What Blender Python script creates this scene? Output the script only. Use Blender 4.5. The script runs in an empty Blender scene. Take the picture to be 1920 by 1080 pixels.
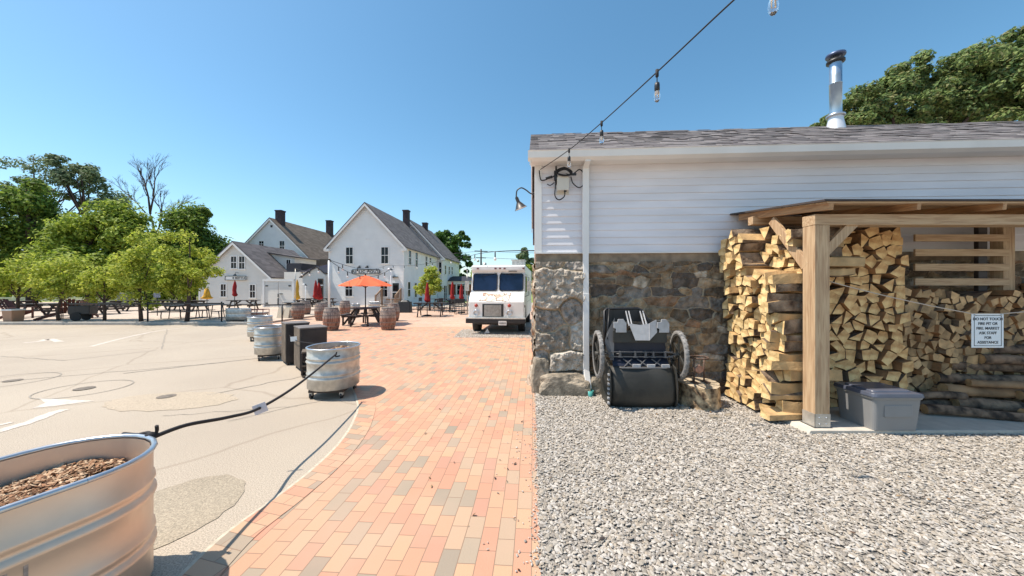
import bpy, bmesh, math, random
import numpy as np
from mathutils import Vector, Matrix
R = math.radians
random.seed(11); rng = np.random.default_rng(11)
sc = bpy.context.scene
COL = sc.collection

# ---------------------------------------------------------------- camera, sky, sun, exposure
FP, CH = 655.0, 1.6                      # focal length in photo pixels, eye height
cam_d = bpy.data.cameras.new('camera'); cam = bpy.data.objects.new('camera', cam_d); COL.objects.link(cam)
cam.location = (0, 0, CH); cam.rotation_euler = (R(90), 0, 0)
cam_d.sensor_width = 36; cam_d.lens = 36 * FP / 1920; cam_d.clip_end = 2000; cam_d.clip_start = 0.05
sc.camera = cam
SUN_EL = R(61.5); SUN_DIR = Vector((-math.cos(SUN_EL), -0.045 * math.cos(SUN_EL), math.sin(SUN_EL)))
sun_d = bpy.data.lights.new('sun', 'SUN'); sun = bpy.data.objects.new('sun', sun_d); COL.objects.link(sun)
sun_d.energy = 4.7; sun_d.angle = R(0.5); sun_d.color = (1.0, 0.91, 0.79)
sun.rotation_euler = SUN_DIR.to_track_quat('Z', 'Y').to_euler()
w = bpy.data.worlds.new('World'); sc.world = w; w.use_nodes = True
nt = w.node_tree; bg = nt.nodes['Background']
sky = nt.nodes.new('ShaderNodeTexSky'); sky.sky_type = 'NISHITA'; sky.sun_disc = False
sky.sun_elevation = SUN_EL; sky.sun_rotation = R(-92.6); sky.air_density = 1.0; sky.dust_density = 0.6; sky.ozone_density = 2.6
hs = nt.nodes.new('ShaderNodeHueSaturation'); hs.inputs['Saturation'].default_value = 1.15; hs.inputs['Hue'].default_value = 0.484
nt.links.new(sky.outputs[0], hs.inputs['Color']); nt.links.new(hs.outputs[0], bg.inputs[0]); bg.inputs[1].default_value = 0.135
sc.view_settings.view_transform = 'Standard'; sc.view_settings.look = 'None'
sc.view_settings.gamma = 1; sc.view_settings.exposure = 0.5; sc.view_settings.use_curve_mapping = False
sc.cycles.max_bounces = 6; sc.cycles.transparent_max_bounces = 12

# ---------------------------------------------------------------- placing helpers
def G(x, y, z=0.0):                      # point of height z that the photo shows at (x, y)
    d = (CH - z) * FP / (y - 540.0)
    return Vector(((x - 960) / FP * d, d, z))
def A(x, y, d):                          # point at distance d along the view
    return Vector(((x - 960) / FP * d, d, CH + (540 - y) / FP * d))

# ---------------------------------------------------------------- materials
def mat(name, col, rough=0.6, metal=0.0, var=0.0, scale=8.0, bump=0.0, bscale=40.0, col2=None, detail=4, spec=0.5, stretch=None, island=None, translucent=0.0, lo=0.35, hi=0.65):
    m = bpy.data.materials.new(name); m.use_nodes = True; n = m.node_tree; L = n.links
    p = n.nodes['Principled BSDF']; p.inputs['Base Color'].default_value = (*col, 1)
    p.inputs['Roughness'].default_value = rough; p.inputs['Metallic'].default_value = metal
    p.inputs['Specular IOR Level'].default_value = spec
    tc = n.nodes.new('ShaderNodeTexCoord'); src = tc.outputs['Object']
    if stretch:
        mp = n.nodes.new('ShaderNodeMapping'); mp.inputs['Scale'].default_value = stretch
        L.new(src, mp.inputs[0]); src = mp.outputs[0]
    out = None
    if var or col2:
        nz = n.nodes.new('ShaderNodeTexNoise'); nz.inputs['Scale'].default_value = scale; nz.inputs['Detail'].default_value = detail
        L.new(src, nz.inputs[0]); cr = n.nodes.new('ShaderNodeValToRGB')
        cr.color_ramp.elements[0].position = lo; cr.color_ramp.elements[1].position = hi
        a = [c * (1 - var) for c in col]; b = [min(1, c * (1 + var)) for c in (col2 or col)]
        cr.color_ramp.elements[0].color = (*a, 1); cr.color_ramp.elements[1].color = (*b, 1)
        L.new(nz.outputs[0], cr.inputs[0]); out = cr.outputs[0]
    if island:                            # value and hue spread over separate pieces
        ge = n.nodes.new('ShaderNodeNewGeometry'); r2 = n.nodes.new('ShaderNodeValToRGB'); el = r2.color_ramp.elements
        r2.color_ramp.interpolation = 'CONSTANT' if len(island) > 3 else 'LINEAR'
        for i, c in enumerate(island):
            pos = i / len(island) if len(island) > 3 else i / max(1, len(island) - 1)
            e = el[i] if i < 2 else el.new(pos)
            e.position = pos; e.color = (*c, 1)
        L.new(ge.outputs['Random Per Island'], r2.inputs[0])
        if out:
            mx = n.nodes.new('ShaderNodeMix'); mx.data_type = 'RGBA'; mx.blend_type = 'MULTIPLY'; mx.inputs[0].default_value = 1
            L.new(out, mx.inputs[6]); L.new(r2.outputs[0], mx.inputs[7]); out = mx.outputs[2]
        else: out = r2.outputs[0]
    if out: L.new(out, p.inputs['Base Color'])
    if bump:
        nb = n.nodes.new('ShaderNodeTexNoise'); nb.inputs['Scale'].default_value = bscale; nb.inputs['Detail'].default_value = 6
        L.new(src, nb.inputs[0]); bp = n.nodes.new('ShaderNodeBump'); bp.inputs['Strength'].default_value = bump; bp.inputs['Distance'].default_value = 0.02
        L.new(nb.outputs[0], bp.inputs['Height']); L.new(bp.outputs[0], p.inputs['Normal'])
    if translucent:
        tr = n.nodes.new('ShaderNodeBsdfTranslucent'); ms = n.nodes.new('ShaderNodeMixShader'); ms.inputs[0].default_value = translucent
        if out: L.new(out, tr.inputs[0])
        else: tr.inputs[0].default_value = (*col, 1)
        L.new(p.outputs[0], ms.inputs[1]); L.new(tr.outputs[0], ms.inputs[2]); L.new(ms.outputs[0], n.nodes['Material Output'].inputs[0])
    return m
def nodes(m): return m.node_tree.nodes, m.node_tree.links, m.node_tree.nodes['Principled BSDF']

M = {}
M['white'] = mat('white_paint', (0.72, 0.71, 0.70), 0.55, var=0.05, scale=1.3, bump=0.05, bscale=30)
M['trim'] = mat('white_trim', (0.77, 0.755, 0.73), 0.5, var=0.04, scale=2)
M['whitemetal'] = mat('white_metal', (0.80, 0.80, 0.79), 0.35, var=0.06, scale=3)
M['black'] = mat('black_metal', (0.02, 0.02, 0.022), 0.45, var=0.2, scale=6)
M['rubber'] = mat('rubber', (0.025, 0.024, 0.024), 0.8, bump=0.3, bscale=60)
M['rope'] = mat('rope', (0.015, 0.014, 0.016), 0.8)
M['glass'] = mat('window_glass', (0.010, 0.011, 0.016), 0.12, var=0.4, scale=1.5, spec=0.3)
M['galv'] = mat('galvanised_steel', (0.52, 0.50, 0.46), 0.45, 0.55, var=0.16, scale=11, bump=0.05, bscale=12)
M['galvrim'] = mat('galvanised_rim', (0.55, 0.57, 0.60), 0.3, 0.8, var=0.1, scale=9)
M['steel'] = mat('stainless_pipe', (0.40, 0.50, 0.60), 0.35, 0.85, var=0.08, scale=5)
M['concrete'] = mat('concrete', (0.42, 0.39, 0.35), 0.85, var=0.12, scale=6, bump=0.3, bscale=60)
M['darkwood'] = mat('dark_stained_wood', (0.035, 0.024, 0.02), 0.6, var=0.3, scale=5, stretch=(1, 8, 8))
M['orange'] = mat('orange_canvas', (0.85, 0.17, 0.065), 0.8, var=0.06, scale=3, translucent=0.25)
M['red'] = mat('red_canvas', (0.30, 0.010, 0.010), 0.8, var=0.2, scale=6)
M['yellow'] = mat('yellow_canvas', (0.62, 0.34, 0.03), 0.8, var=0.15, scale=6)
M['lamp_glass'] = mat('bulb_glass', (1, 1, 1), 0.02); nodes(M['lamp_glass'])[2].inputs['Transmission Weight'].default_value = 0.95
M['roofshed'] = mat('roof_felt', (0.06, 0.045, 0.04), 0.9, var=0.2, bump=0.4, bscale=80)
M['teal'] = mat('teal_plastic', (0.10, 0.42, 0.38), 0.4)

def siding_mat(name, col, pitch):
    m = mat(name, col, 0.6, var=0.04, scale=1.1); n, L, p = nodes(m)
    tc = n.new('ShaderNodeTexCoord'); sp = n.new('ShaderNodeSeparateXYZ'); L.new(tc.outputs['Object'], sp.inputs[0])
    d = n.new('ShaderNodeMath'); d.operation = 'DIVIDE'; d.inputs[1].default_value = pitch; L.new(sp.outputs['Z'], d.inputs[0])
    f = n.new('ShaderNodeMath'); f.operation = 'FRACT'; L.new(d.outputs[0], f.inputs[0])
    i = n.new('ShaderNodeMath'); i.operation = 'SUBTRACT'; i.inputs[0].default_value = 1; L.new(f.outputs[0], i.inputs[1])
    b = n.new('ShaderNodeBump'); b.inputs['Strength'].default_value = 1.0; b.inputs['Distance'].default_value = 0.014
    L.new(i.outputs[0], b.inputs['Height']); L.new(b.outputs[0], p.inputs['Normal'])
    return m
M['siding'] = siding_mat('far_white_clapboard', (0.77, 0.755, 0.73), 0.12)

def shingle_mat(name, c1, c2, bw=0.3, rh=0.14, axes='xy'):
    m = mat(name, c1, 0.9); n, L, p = nodes(m)
    tc = n.new('ShaderNodeTexCoord'); mp = n.new('ShaderNodeMapping'); L.new(tc.outputs['Object'], mp.inputs[0])
    if axes == 'yz': mp.inputs['Rotation'].default_value = (R(90), 0, R(90))
    br = n.new('ShaderNodeTexBrick'); br.inputs['Scale'].default_value = 1; br.inputs['Brick Width'].default_value = bw; br.inputs['Row Height'].default_value = rh
    br.inputs['Mortar Size'].default_value = 0.006; br.inputs['Color1'].default_value = (0, 0, 0, 1); br.inputs['Color2'].default_value = (1, 1, 1, 1); br.inputs['Mortar'].default_value = (0.0, 0, 0, 1)
    nz = n.new('ShaderNodeTexNoise'); nz.inputs['Scale'].default_value = 30
    sp = n.new('ShaderNodeSeparateXYZ'); L.new(tc.outputs['Object'], sp.inputs[0])
    cb = n.new('ShaderNodeCombineXYZ')
    if axes == 'yz': L.new(sp.outputs['Y'], cb.inputs[0]); L.new(sp.outputs['Z'], cb.inputs[1])
    else: L.new(sp.outputs['X'], cb.inputs[0]); L.new(sp.outputs['Y'], cb.inputs[1])
    L.new(cb.outputs[0], br.inputs[0]); L.new(tc.outputs['Object'], nz.inputs[0])
    ad = n.new('ShaderNodeMath'); ad.operation = 'MULTIPLY_ADD'; ad.inputs[1].default_value = 0.6; L.new(br.outputs[0], ad.inputs[0])
    ad2 = n.new('ShaderNodeMath'); ad2.operation = 'MULTIPLY'; ad2.inputs[1].default_value = 0.5; L.new(nz.outputs[0], ad2.inputs[0]); L.new(ad2.outputs[0], ad.inputs[2])
    cr = n.new('ShaderNodeValToRGB'); cr.color_ramp.elements[0].color = (*c1, 1); cr.color_ramp.elements[1].color = (*c2, 1)
    cr.color_ramp.elements[0].position = 0.15; cr.color_ramp.elements[1].position = 0.9
    L.new(ad.outputs[0], cr.inputs[0]); L.new(cr.outputs[0], p.inputs['Base Color'])
    b = n.new('ShaderNodeBump'); b.inputs['Strength'].default_value = 0.8; b.inputs['Distance'].default_value = 0.01
    L.new(ad.outputs[0], b.inputs['Height']); L.new(b.outputs[0], p.inputs['Normal'])
    return m
M['shingle'] = shingle_mat('grey_shingles', (0.09, 0.08, 0.08), (0.22, 0.195, 0.19))
M['shinglefar'] = shingle_mat('dark_grey_shingles', (0.075, 0.068, 0.07), (0.17, 0.15, 0.15), 0.5, 0.2, 'yz')
M['shinglebrown'] = shingle_mat('brown_shingles', (0.10, 0.075, 0.055), (0.19, 0.145, 0.11), 0.5, 0.2, 'yz')
M['darkroof'] = mat('black_roof', (0.02, 0.02, 0.03), 0.6)
M['chimney'] = mat('dark_chimney_brick', (0.045, 0.03, 0.035), 0.8, var=0.3, scale=9)

def wood_mat(name, c1, c2, axis, rough=0.65, sc_=3.0):
    m = mat(name, c1, rough); n, L, p = nodes(m)
    tc = n.new('ShaderNodeTexCoord'); mp = n.new('ShaderNodeMapping')
    s = [14, 14, 14]; s[axis] = 0.9; mp.inputs['Scale'].default_value = s; L.new(tc.outputs['Object'], mp.inputs[0])
    nz = n.new('ShaderNodeTexNoise'); nz.inputs['Scale'].default_value = sc_; nz.inputs['Detail'].default_value = 6; nz.inputs['Distortion'].default_value = 0.8
    L.new(mp.outputs[0], nz.inputs[0]); cr = n.new('ShaderNodeValToRGB'); e = cr.color_ramp.elements
    e[0].position = 0.32; e[1].position = 0.62; e[0].color = (*c1, 1); e[1].color = (*c2, 1)
    k = n.new('ShaderNodeTexVoronoi'); k.inputs['Scale'].default_value = 2.2; L.new(tc.outputs['Object'], k.inputs[0])
    kr = n.new('ShaderNodeValToRGB'); kr.color_ramp.elements[0].position = 0.03; kr.color_ramp.elements[1].position = 0.07
    kr.color_ramp.elements[0].color = (0.25, 0.15, 0.08, 1); kr.color_ramp.elements[1].color = (1, 1, 1, 1); L.new(k.outputs['Distance'], kr.inputs[0])
    mx = n.new('ShaderNodeMix'); mx.data_type = 'RGBA'; mx.blend_type = 'MULTIPLY'; mx.inputs[0].default_value = 1
    L.new(nz.outputs[0], cr.inputs[0]); L.new(cr.outputs[0], mx.inputs[6]); L.new(kr.outputs[0], mx.inputs[7]); L.new(mx.outputs[2], p.inputs['Base Color'])
    b = n.new('ShaderNodeBump'); b.inputs['Strength'].default_value = 0.25; b.inputs['Distance'].default_value = 0.01
    L.new(nz.outputs[0], b.inputs['Height']); L.new(b.outputs[0], p.inputs['Normal'])
    return m
LUM = ((0.36, 0.215, 0.115), (0.55, 0.385, 0.23))
M['lumz'] = wood_mat('lumber_upright', *LUM, 2); M['lumx'] = wood_mat('lumber_lengthwise', *LUM, 0); M['lumy'] = wood_mat('lumber_crosswise', (0.30, 0.15, 0.07), (0.5, 0.29, 0.14), 1)

# ---------------------------------------------------------------- mesh builder
class MB:
    def __init__(s): s.v = []; s.f = []; s.m = []; s.mi = 0; s.sm = []; s.smooth = False
    def add(s, vs, fs, T=None):
        o = len(s.v)
        s.v += [tuple(T @ Vector(v)) if T else tuple(v) for v in vs]
        for f in fs: s.f.append([i + o for i in f]); s.m.append(s.mi); s.sm.append(s.smooth)
        return s
    def box(s, c, d, rot=None):
        x, y, z = d[0] / 2, d[1] / 2, d[2] / 2
        vs = [(-x, -y, -z), (x, -y, -z), (x, y, -z), (-x, y, -z), (-x, -y, z), (x, -y, z), (x, y, z), (-x, y, z)]
        T = Matrix.Translation(c)
        if rot is not None: T = T @ (rot if isinstance(rot, Matrix) else Matrix.Rotation(rot, 4, 'Z'))
        return s.add(vs, [(0, 3, 2, 1), (4, 5, 6, 7), (0, 1, 5, 4), (1, 2, 6, 5), (2, 3, 7, 6), (3, 0, 4, 7)], T)
    def b2(s, a, b): return s.box([(a[i] + b[i]) / 2 for i in range(3)], [abs(b[i] - a[i]) for i in range(3)])
    def bar(s, p, q, w, h, roll=0.0):    # rectangular bar from p to q
        p = Vector(p); q = Vector(q); d = q - p
        T = Matrix.Translation((p + q) / 2) @ d.to_track_quat('Y', 'Z').to_matrix().to_4x4() @ Matrix.Rotation(roll, 4, 'Y')
        x, y, z = w / 2, d.length / 2, h / 2
        vs = [(-x, -y, -z), (x, -y, -z), (x, y, -z), (-x, y, -z), (-x, -y, z), (x, -y, z), (x, y, z), (-x, y, z)]
        return s.add(vs, [(0, 3, 2, 1), (4, 5, 6, 7), (0, 1, 5, 4), (1, 2, 6, 5), (2, 3, 7, 6), (3, 0, 4, 7)], T)
    def tube(s, pts, r, n=8, cap=True):
        pts = [Vector(p) for p in pts]; N = len(pts); rs = r if isinstance(r, (list, tuple)) else [r] * N
        o = len(s.v); up = Vector((0, 0, 1)); prev = None
        for i, p in enumerate(pts):
            t = (pts[min(i + 1, N - 1)] - pts[max(i - 1, 0)]).normalized()
            if prev is None:
                a = t.cross(up) if abs(t.z) < 0.95 else t.cross(Vector((1, 0, 0)))
            else: a = prev - t * prev.dot(t)
            a.normalize(); prev = a; b = t.cross(a)
            for k in range(n):
                g = 2 * math.pi * k / n; s.v.append(tuple(p + (a * math.cos(g) + b * math.sin(g)) * rs[i]))
        for i in range(N - 1):
            for k in range(n):
                s.f.append([o + i * n + k, o + i * n + (k + 1) % n, o + (i + 1) * n + (k + 1) % n, o + (i + 1) * n + k]); s.m.append(s.mi); s.sm.append(True)
        if cap:
            s.f.append([o + k for k in range(n)][::-1]); s.f.append([o + (N - 1) * n + k for k in range(n)]); s.m += [s.mi] * 2; s.sm += [False] * 2
        return s
    def lathe(s, prof, n=24, c=(0, 0, 0), sx=1, sy=1, cap=False):
        o = len(s.v)
        for r, z in prof:
            for k in range(n):
                g = 2 * math.pi * k / n; s.v.append((c[0] + r * math.cos(g) * sx, c[1] + r * math.sin(g) * sy, c[2] + z))
        for i in range(len(prof) - 1):
            for k in range(n):
                s.f.append([o + i * n + k, o + i * n + (k + 1) % n, o + (i + 1) * n + (k + 1) % n, o + (i + 1) * n + k]); s.m.append(s.mi); s.sm.append(True)
        if cap:
            s.f.append([o + k for k in range(n)][::-1]); s.f.append([o + (len(prof) - 1) * n + k for k in range(n)]); s.m += [s.mi] * 2; s.sm += [False] * 2
        return s
    def prism(s, poly, a, b, T=None):    # poly of (u, v); extruded along third axis from a to b: vertices (u, w, v)
        n = len(poly); vs = [(p[0], a, p[1]) for p in poly] + [(p[0], b, p[1]) for p in poly]
        fs = [list(range(n)), [n + i for i in range(n)][::-1]] + [[i, n + i, n + (i + 1) % n, (i + 1) % n] for i in range(n)]
        return s.add(vs, fs, T)
    def sheet(s, pts, z=0):
        return s.add([(p[0], p[1], z) for p in pts], [list(range(len(pts)))])
    def build(s, name, mats, parent=None, bevel=0, recalc=True):
        me = bpy.data.meshes.new(name); me.from_pydata(s.v, [], s.f)
        mats = mats if isinstance(mats, (list, tuple)) else [mats]
        for m in mats: me.materials.append(m)
        me.polygons.foreach_set('material_index', s.m); me.polygons.foreach_set('use_smooth', s.sm)
        if recalc:
            bm = bmesh.new(); bm.from_mesh(me); bmesh.ops.recalc_face_normals(bm, faces=bm.faces); bm.to_mesh(me); bm.free()
        me.update(); o = bpy.data.objects.new(name, me); COL.objects.link(o)
        if parent: o.parent = parent
        if bevel:
            b = o.modifiers.new('bevel', 'BEVEL'); b.width = bevel; b.segments = 2; b.limit_method = 'ANGLE'; b.angle_limit = R(40)
        return o
def tag(o, label, cat, group=None, kind=None):
    if label: o['label'] = label
    if cat: o['category'] = cat
    if group: o['group'] = group
    if kind: o['kind'] = kind
    return o
def thing(name, label, cat, loc=(0, 0, 0), rz=0.0, group=None):
    o = bpy.data.objects.new(name, None); o.empty_display_size = 0.1; COL.objects.link(o)
    o.location = loc; o.rotation_euler = (0, 0, rz); return tag(o, label, cat, group)
def dup(root, loc, rz=None, label=None, group=None, scale=None):
    def cp(o, par):
        c = o.copy(); COL.objects.link(c)
        if par: c.parent = par
        for ch in o.children: cp(ch, c)
        return c
    r = cp(root, None); r.location = loc
    if rz is not None: r.rotation_euler = (0, 0, rz)
    if label: r['label'] = label
    if group: r['group'] = group
    if scale: r.scale = scale
    return r
def big_mesh(name, V, F, mats, parent=None, mi=None, smooth=False):   # numpy quads/tris of equal length
    me = bpy.data.meshes.new(name); k = F.shape[1]
    me.vertices.add(len(V)); me.vertices.foreach_set('co', V.astype(np.float32).ravel())
    me.loops.add(F.size); me.loops.foreach_set('vertex_index', F.astype(np.int32).ravel())
    me.polygons.add(len(F)); me.polygons.foreach_set('loop_start', np.arange(0, F.size, k, dtype=np.int32)); me.polygons.foreach_set('loop_total', np.full(len(F), k, dtype=np.int32))
    for m in (mats if isinstance(mats, (list, tuple)) else [mats]): me.materials.append(m)
    if mi is not None: me.polygons.foreach_set('material_index', mi.astype(np.int32))
    me.polygons.foreach_set('use_smooth', np.full(len(F), smooth)); me.update(calc_edges=True)
    o = bpy.data.objects.new(name, me); COL.objects.link(o)
    if parent: o.parent = parent
    return o
def rand_rot(n, flat=0.0, r=rng):        # n random rotation matrices; flat>0 keeps Z near up
    a = r.uniform(0, 2 * np.pi, n); t = r.normal(0, 1, n) * (1 - flat) * 1.2 if flat else np.arccos(r.uniform(-1, 1, n)); b = r.uniform(0, 2 * np.pi, n)
    ca, sa, ct, st, cb, sb = np.cos(a), np.sin(a), np.cos(t), np.sin(t), np.cos(b), np.sin(b); z = np.zeros(n); o = np.ones(n)
    Z1 = np.stack([ca, -sa, z, sa, ca, z, z, z, o], 1).reshape(n, 3, 3); X = np.stack([o, z, z, z, ct, -st, z, st, ct], 1).reshape(n, 3, 3); Z2 = np.stack([cb, -sb, z, sb, cb, z, z, z, o], 1).reshape(n, 3, 3)
    return Z1 @ X @ Z2
def scatter(P, S, flat, base, faces, jit=0.25, r=rng):   # copies of a small solid at points P with sizes S (n,3)
    n = len(P); B = np.array(base, float); V = B[None] * (1 + r.uniform(-jit, jit, (n, len(B), 3))); V = V * S[:, None, :]
    V = np.einsum('nij,nkj->nki', rand_rot(n, flat, r), V) + P[:, None, :]
    F = np.array(faces)[None] + (np.arange(n) * len(B))[:, None, None]
    return V.reshape(-1, 3), F.reshape(-1, F.shape[-1])
ROCK_V = [(1, 0, 0), (0.4, 0.9, 0), (-0.7, 0.7, 0), (-1, -0.2, 0), (-0.3, -0.95, 0), (0.7, -0.7, 0), (0.25, 0.25, 0.8), (-0.35, -0.15, 0.75), (0, 0, -0.8)]
ROCK_F = [(0, 1, 6), (1, 2, 6), (2, 7, 6), (2, 3, 7), (3, 4, 7), (4, 5, 7), (5, 6, 7), (5, 0, 6), (1, 0, 8), (2, 1, 8), (3, 2, 8), (4, 3, 8), (5, 4, 8), (0, 5, 8)]
# ---------------------------------------------------------------- ground
TH = math.atan(0.061); CT, ST = math.cos(TH), math.sin(TH)
BC = Vector((45 / FP * 5.46, 5.46, 0))          # wall corner of the near building
def B(s, t, z=0): return Vector((BC.x + s * CT + t * ST, BC.y - s * ST + t * CT, z))
def ground_mat(name, c1, c2, cracks=True):
    m = mat(name, c1, 0.9); n, L, p = nodes(m); tc = n.new('ShaderNodeTexCoord')
    n1 = n.new('ShaderNodeTexNoise'); n1.inputs['Scale'].default_value = 0.35; n1.inputs['Detail'].default_value = 5
    n2 = n.new('ShaderNodeTexNoise'); n2.inputs['Scale'].default_value = 120; n2.inputs['Detail'].default_value = 4
    for q in (n1, n2): L.new(tc.outputs['Object'], q.inputs[0])
    cr = n.new('ShaderNodeValToRGB'); cr.color_ramp.elements[0].position = 0.35; cr.color_ramp.elements[1].position = 0.65
    cr.color_ramp.elements[0].color = (*c1, 1); cr.color_ramp.elements[1].color = (*c2, 1); L.new(n1.outputs[0], cr.inputs[0])
    r2 = n.new('ShaderNodeValToRGB'); r2.color_ramp.elements[0].position = 0.3; r2.color_ramp.elements[1].position = 0.7
    r2.color_ramp.elements[0].color = (0.55, 0.55, 0.55, 1); r2.color_ramp.elements[1].color = (1.30, 1.29, 1.27, 1); L.new(n2.outputs[0], r2.inputs[0])
    mx = n.new('ShaderNodeMix'); mx.data_type = 'RGBA'; mx.blend_type = 'MULTIPLY'; mx.inputs[0].default_value = 1
    L.new(cr.outputs[0], mx.inputs[6]); L.new(r2.outputs[0], mx.inputs[7]); out = mx.outputs[2]
    if cracks:
        n3 = n.new('ShaderNodeTexNoise'); n3.inputs['Scale'].default_value = 1.3; L.new(tc.outputs['Object'], n3.inputs[0])
        mxv = n.new('ShaderNodeMix'); mxv.data_type = 'RGBA'; mxv.inputs[0].default_value = 0.25; L.new(tc.outputs['Object'], mxv.inputs[6]); L.new(n3.outputs['Color'], mxv.inputs[7])
        v = n.new('ShaderNodeTexVoronoi'); v.feature = 'DISTANCE_TO_EDGE'; v.inputs['Scale'].default_value = 0.42; L.new(mxv.outputs[2], v.inputs[0])
        r3 = n.new('ShaderNodeValToRGB'); r3.color_ramp.elements[0].position = 0.002; r3.color_ramp.elements[1].position = 0.010
        r3.color_ramp.elements[0].color = (0.82, 0.8, 0.78, 1); r3.color_ramp.elements[1].color = (1, 1, 1, 1); L.new(v.outputs['Distance'], r3.inputs[0])
        m2 = n.new('ShaderNodeMix'); m2.data_type = 'RGBA'; m2.blend_type = 'MULTIPLY'; m2.inputs[0].default_value = 1
        L.new(out, m2.inputs[6]); L.new(r3.outputs[0], m2.inputs[7]); out = m2.outputs[2]
    L.new(out, p.inputs['Base Color'])
    b = n.new('ShaderNodeBump'); b.inputs['Strength'].default_value = 0.5; b.inputs['Distance'].default_value = 0.006
    L.new(n2.outputs[0], b.inputs['Height']); L.new(b.outputs[0], p.inputs['Normal'])
    return m
asph = ground_mat('worn_asphalt', (0.40, 0.335, 0.265), (0.46, 0.39, 0.31))
patio_m = ground_mat('pale_paver', (0.50, 0.40, 0.32), (0.56, 0.46, 0.37), False)
def struct(o): o['kind'] = 'structure'; return o
b = MB(); b.sheet([(-600, -60), (600, -60), (600, 900), (-600, 900)], 0); struct(b.build('asphalt_ground', asph))

def brick_mat(name, rot, bw=0.205, rh=0.105, dlo=0.15, dhi=0.65, dcol=(.50, .33, .235, 1)):
    m = mat(name, (0.5, 0.2, 0.12), 0.85); n, L, p = nodes(m); tc = n.new('ShaderNodeTexCoord')
    mp = n.new('ShaderNodeMapping'); mp.inputs['Rotation'].default_value = (0, 0, rot); L.new(tc.outputs['Object'], mp.inputs[0])
    wv = n.new('ShaderNodeTexNoise'); wv.inputs['Scale'].default_value = 0.9; L.new(tc.outputs['Object'], wv.inputs[0])
    mw = n.new('ShaderNodeMix'); mw.data_type = 'RGBA'; mw.inputs[0].default_value = 0.02; L.new(mp.outputs[0], mw.inputs[6]); L.new(wv.outputs['Color'], mw.inputs[7])
    br = n.new('ShaderNodeTexBrick'); br.inputs['Scale'].default_value = 1; br.inputs['Brick Width'].default_value = bw; br.inputs['Row Height'].default_value = rh
    br.inputs['Mortar Size'].default_value = 0.0028; br.inputs['Mortar Smooth'].default_value = 0.3; br.offset = 0.5
    br.inputs['Color1'].default_value = (0, 0, 0, 1); br.inputs['Color2'].default_value = (1, 1, 1, 1); br.inputs['Mortar'].default_value = (0.5, 0.5, 0.5, 1); L.new(mw.outputs[2], br.inputs[0])
    cr = n.new('ShaderNodeValToRGB'); e = cr.color_ramp.elements; cr.color_ramp.interpolation = 'LINEAR'
    cols = [(0.0, (0.25, 0.215, 0.165)), (0.11, (0.34, 0.275, 0.20)), (0.24, (0.50, 0.32, 0.20)), (0.40, (0.53, 0.28, 0.17)), (0.62, (0.51, 0.225, 0.145)), (0.8, (0.54, 0.315, 0.185)), (1.0, (0.45, 0.225, 0.155))]
    for i, (q, c) in enumerate(cols):
        k = e[i] if i < 2 else e.new(q); k.position = q; k.color = (*c, 1)
    L.new(br.outputs['Color'], cr.inputs[0])
    n1 = n.new('ShaderNodeTexNoise'); n1.inputs['Scale'].default_value = 1.1; n1.inputs['Detail'].default_value = 6; L.new(tc.outputs['Object'], n1.inputs[0])
    n2 = n.new('ShaderNodeTexNoise'); n2.inputs['Scale'].default_value = 120; L.new(tc.outputs['Object'], n2.inputs[0])
    r1 = n.new('ShaderNodeValToRGB'); r1.color_ramp.elements[0].color = (dlo, dlo, dlo, 1); r1.color_ramp.elements[1].color = (dhi, dhi, dhi, 1); r1.color_ramp.elements[0].position = 0.45; r1.color_ramp.elements[1].position = 0.75; L.new(n1.outputs[0], r1.inputs[0])
    dust = n.new('ShaderNodeMix'); dust.data_type = 'RGBA'; L.new(r1.outputs[0], dust.inputs[0]); L.new(cr.outputs[0], dust.inputs[6]); dust.inputs[7].default_value = dcol
    mj = n.new('ShaderNodeMix'); mj.data_type = 'RGBA'; L.new(br.outputs['Fac'], mj.inputs[0]); L.new(dust.outputs[2], mj.inputs[6]); mj.inputs[7].default_value = (0.27, 0.18, 0.12, 1)
    L.new(mj.outputs[2], p.inputs['Base Color'])
    ma = n.new('ShaderNodeMath'); ma.operation = 'MULTIPLY_ADD'; ma.inputs[1].default_value = -1.0; L.new(br.outputs['Fac'], ma.inputs[0])
    mb = n.new('ShaderNodeMath'); mb.operation = 'MULTIPLY'; mb.inputs[1].default_value = 0.5; L.new(n2.outputs[0], mb.inputs[0]); L.new(mb.outputs[0], ma.inputs[2])
    bp = n.new('ShaderNodeBump'); bp.inputs['Strength'].default_value = 0.6; bp.inputs['Distance'].default_value = 0.006; L.new(ma.outputs[0], bp.inputs['Height']); L.new(bp.outputs[0], p.inputs['Normal'])
    return m
brickm = brick_mat('brick_paving', R(90) - TH * 0 + TH)
brickedge = brick_mat('brick_edge_paving', TH + R(12), 0.205, 0.105)
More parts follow.
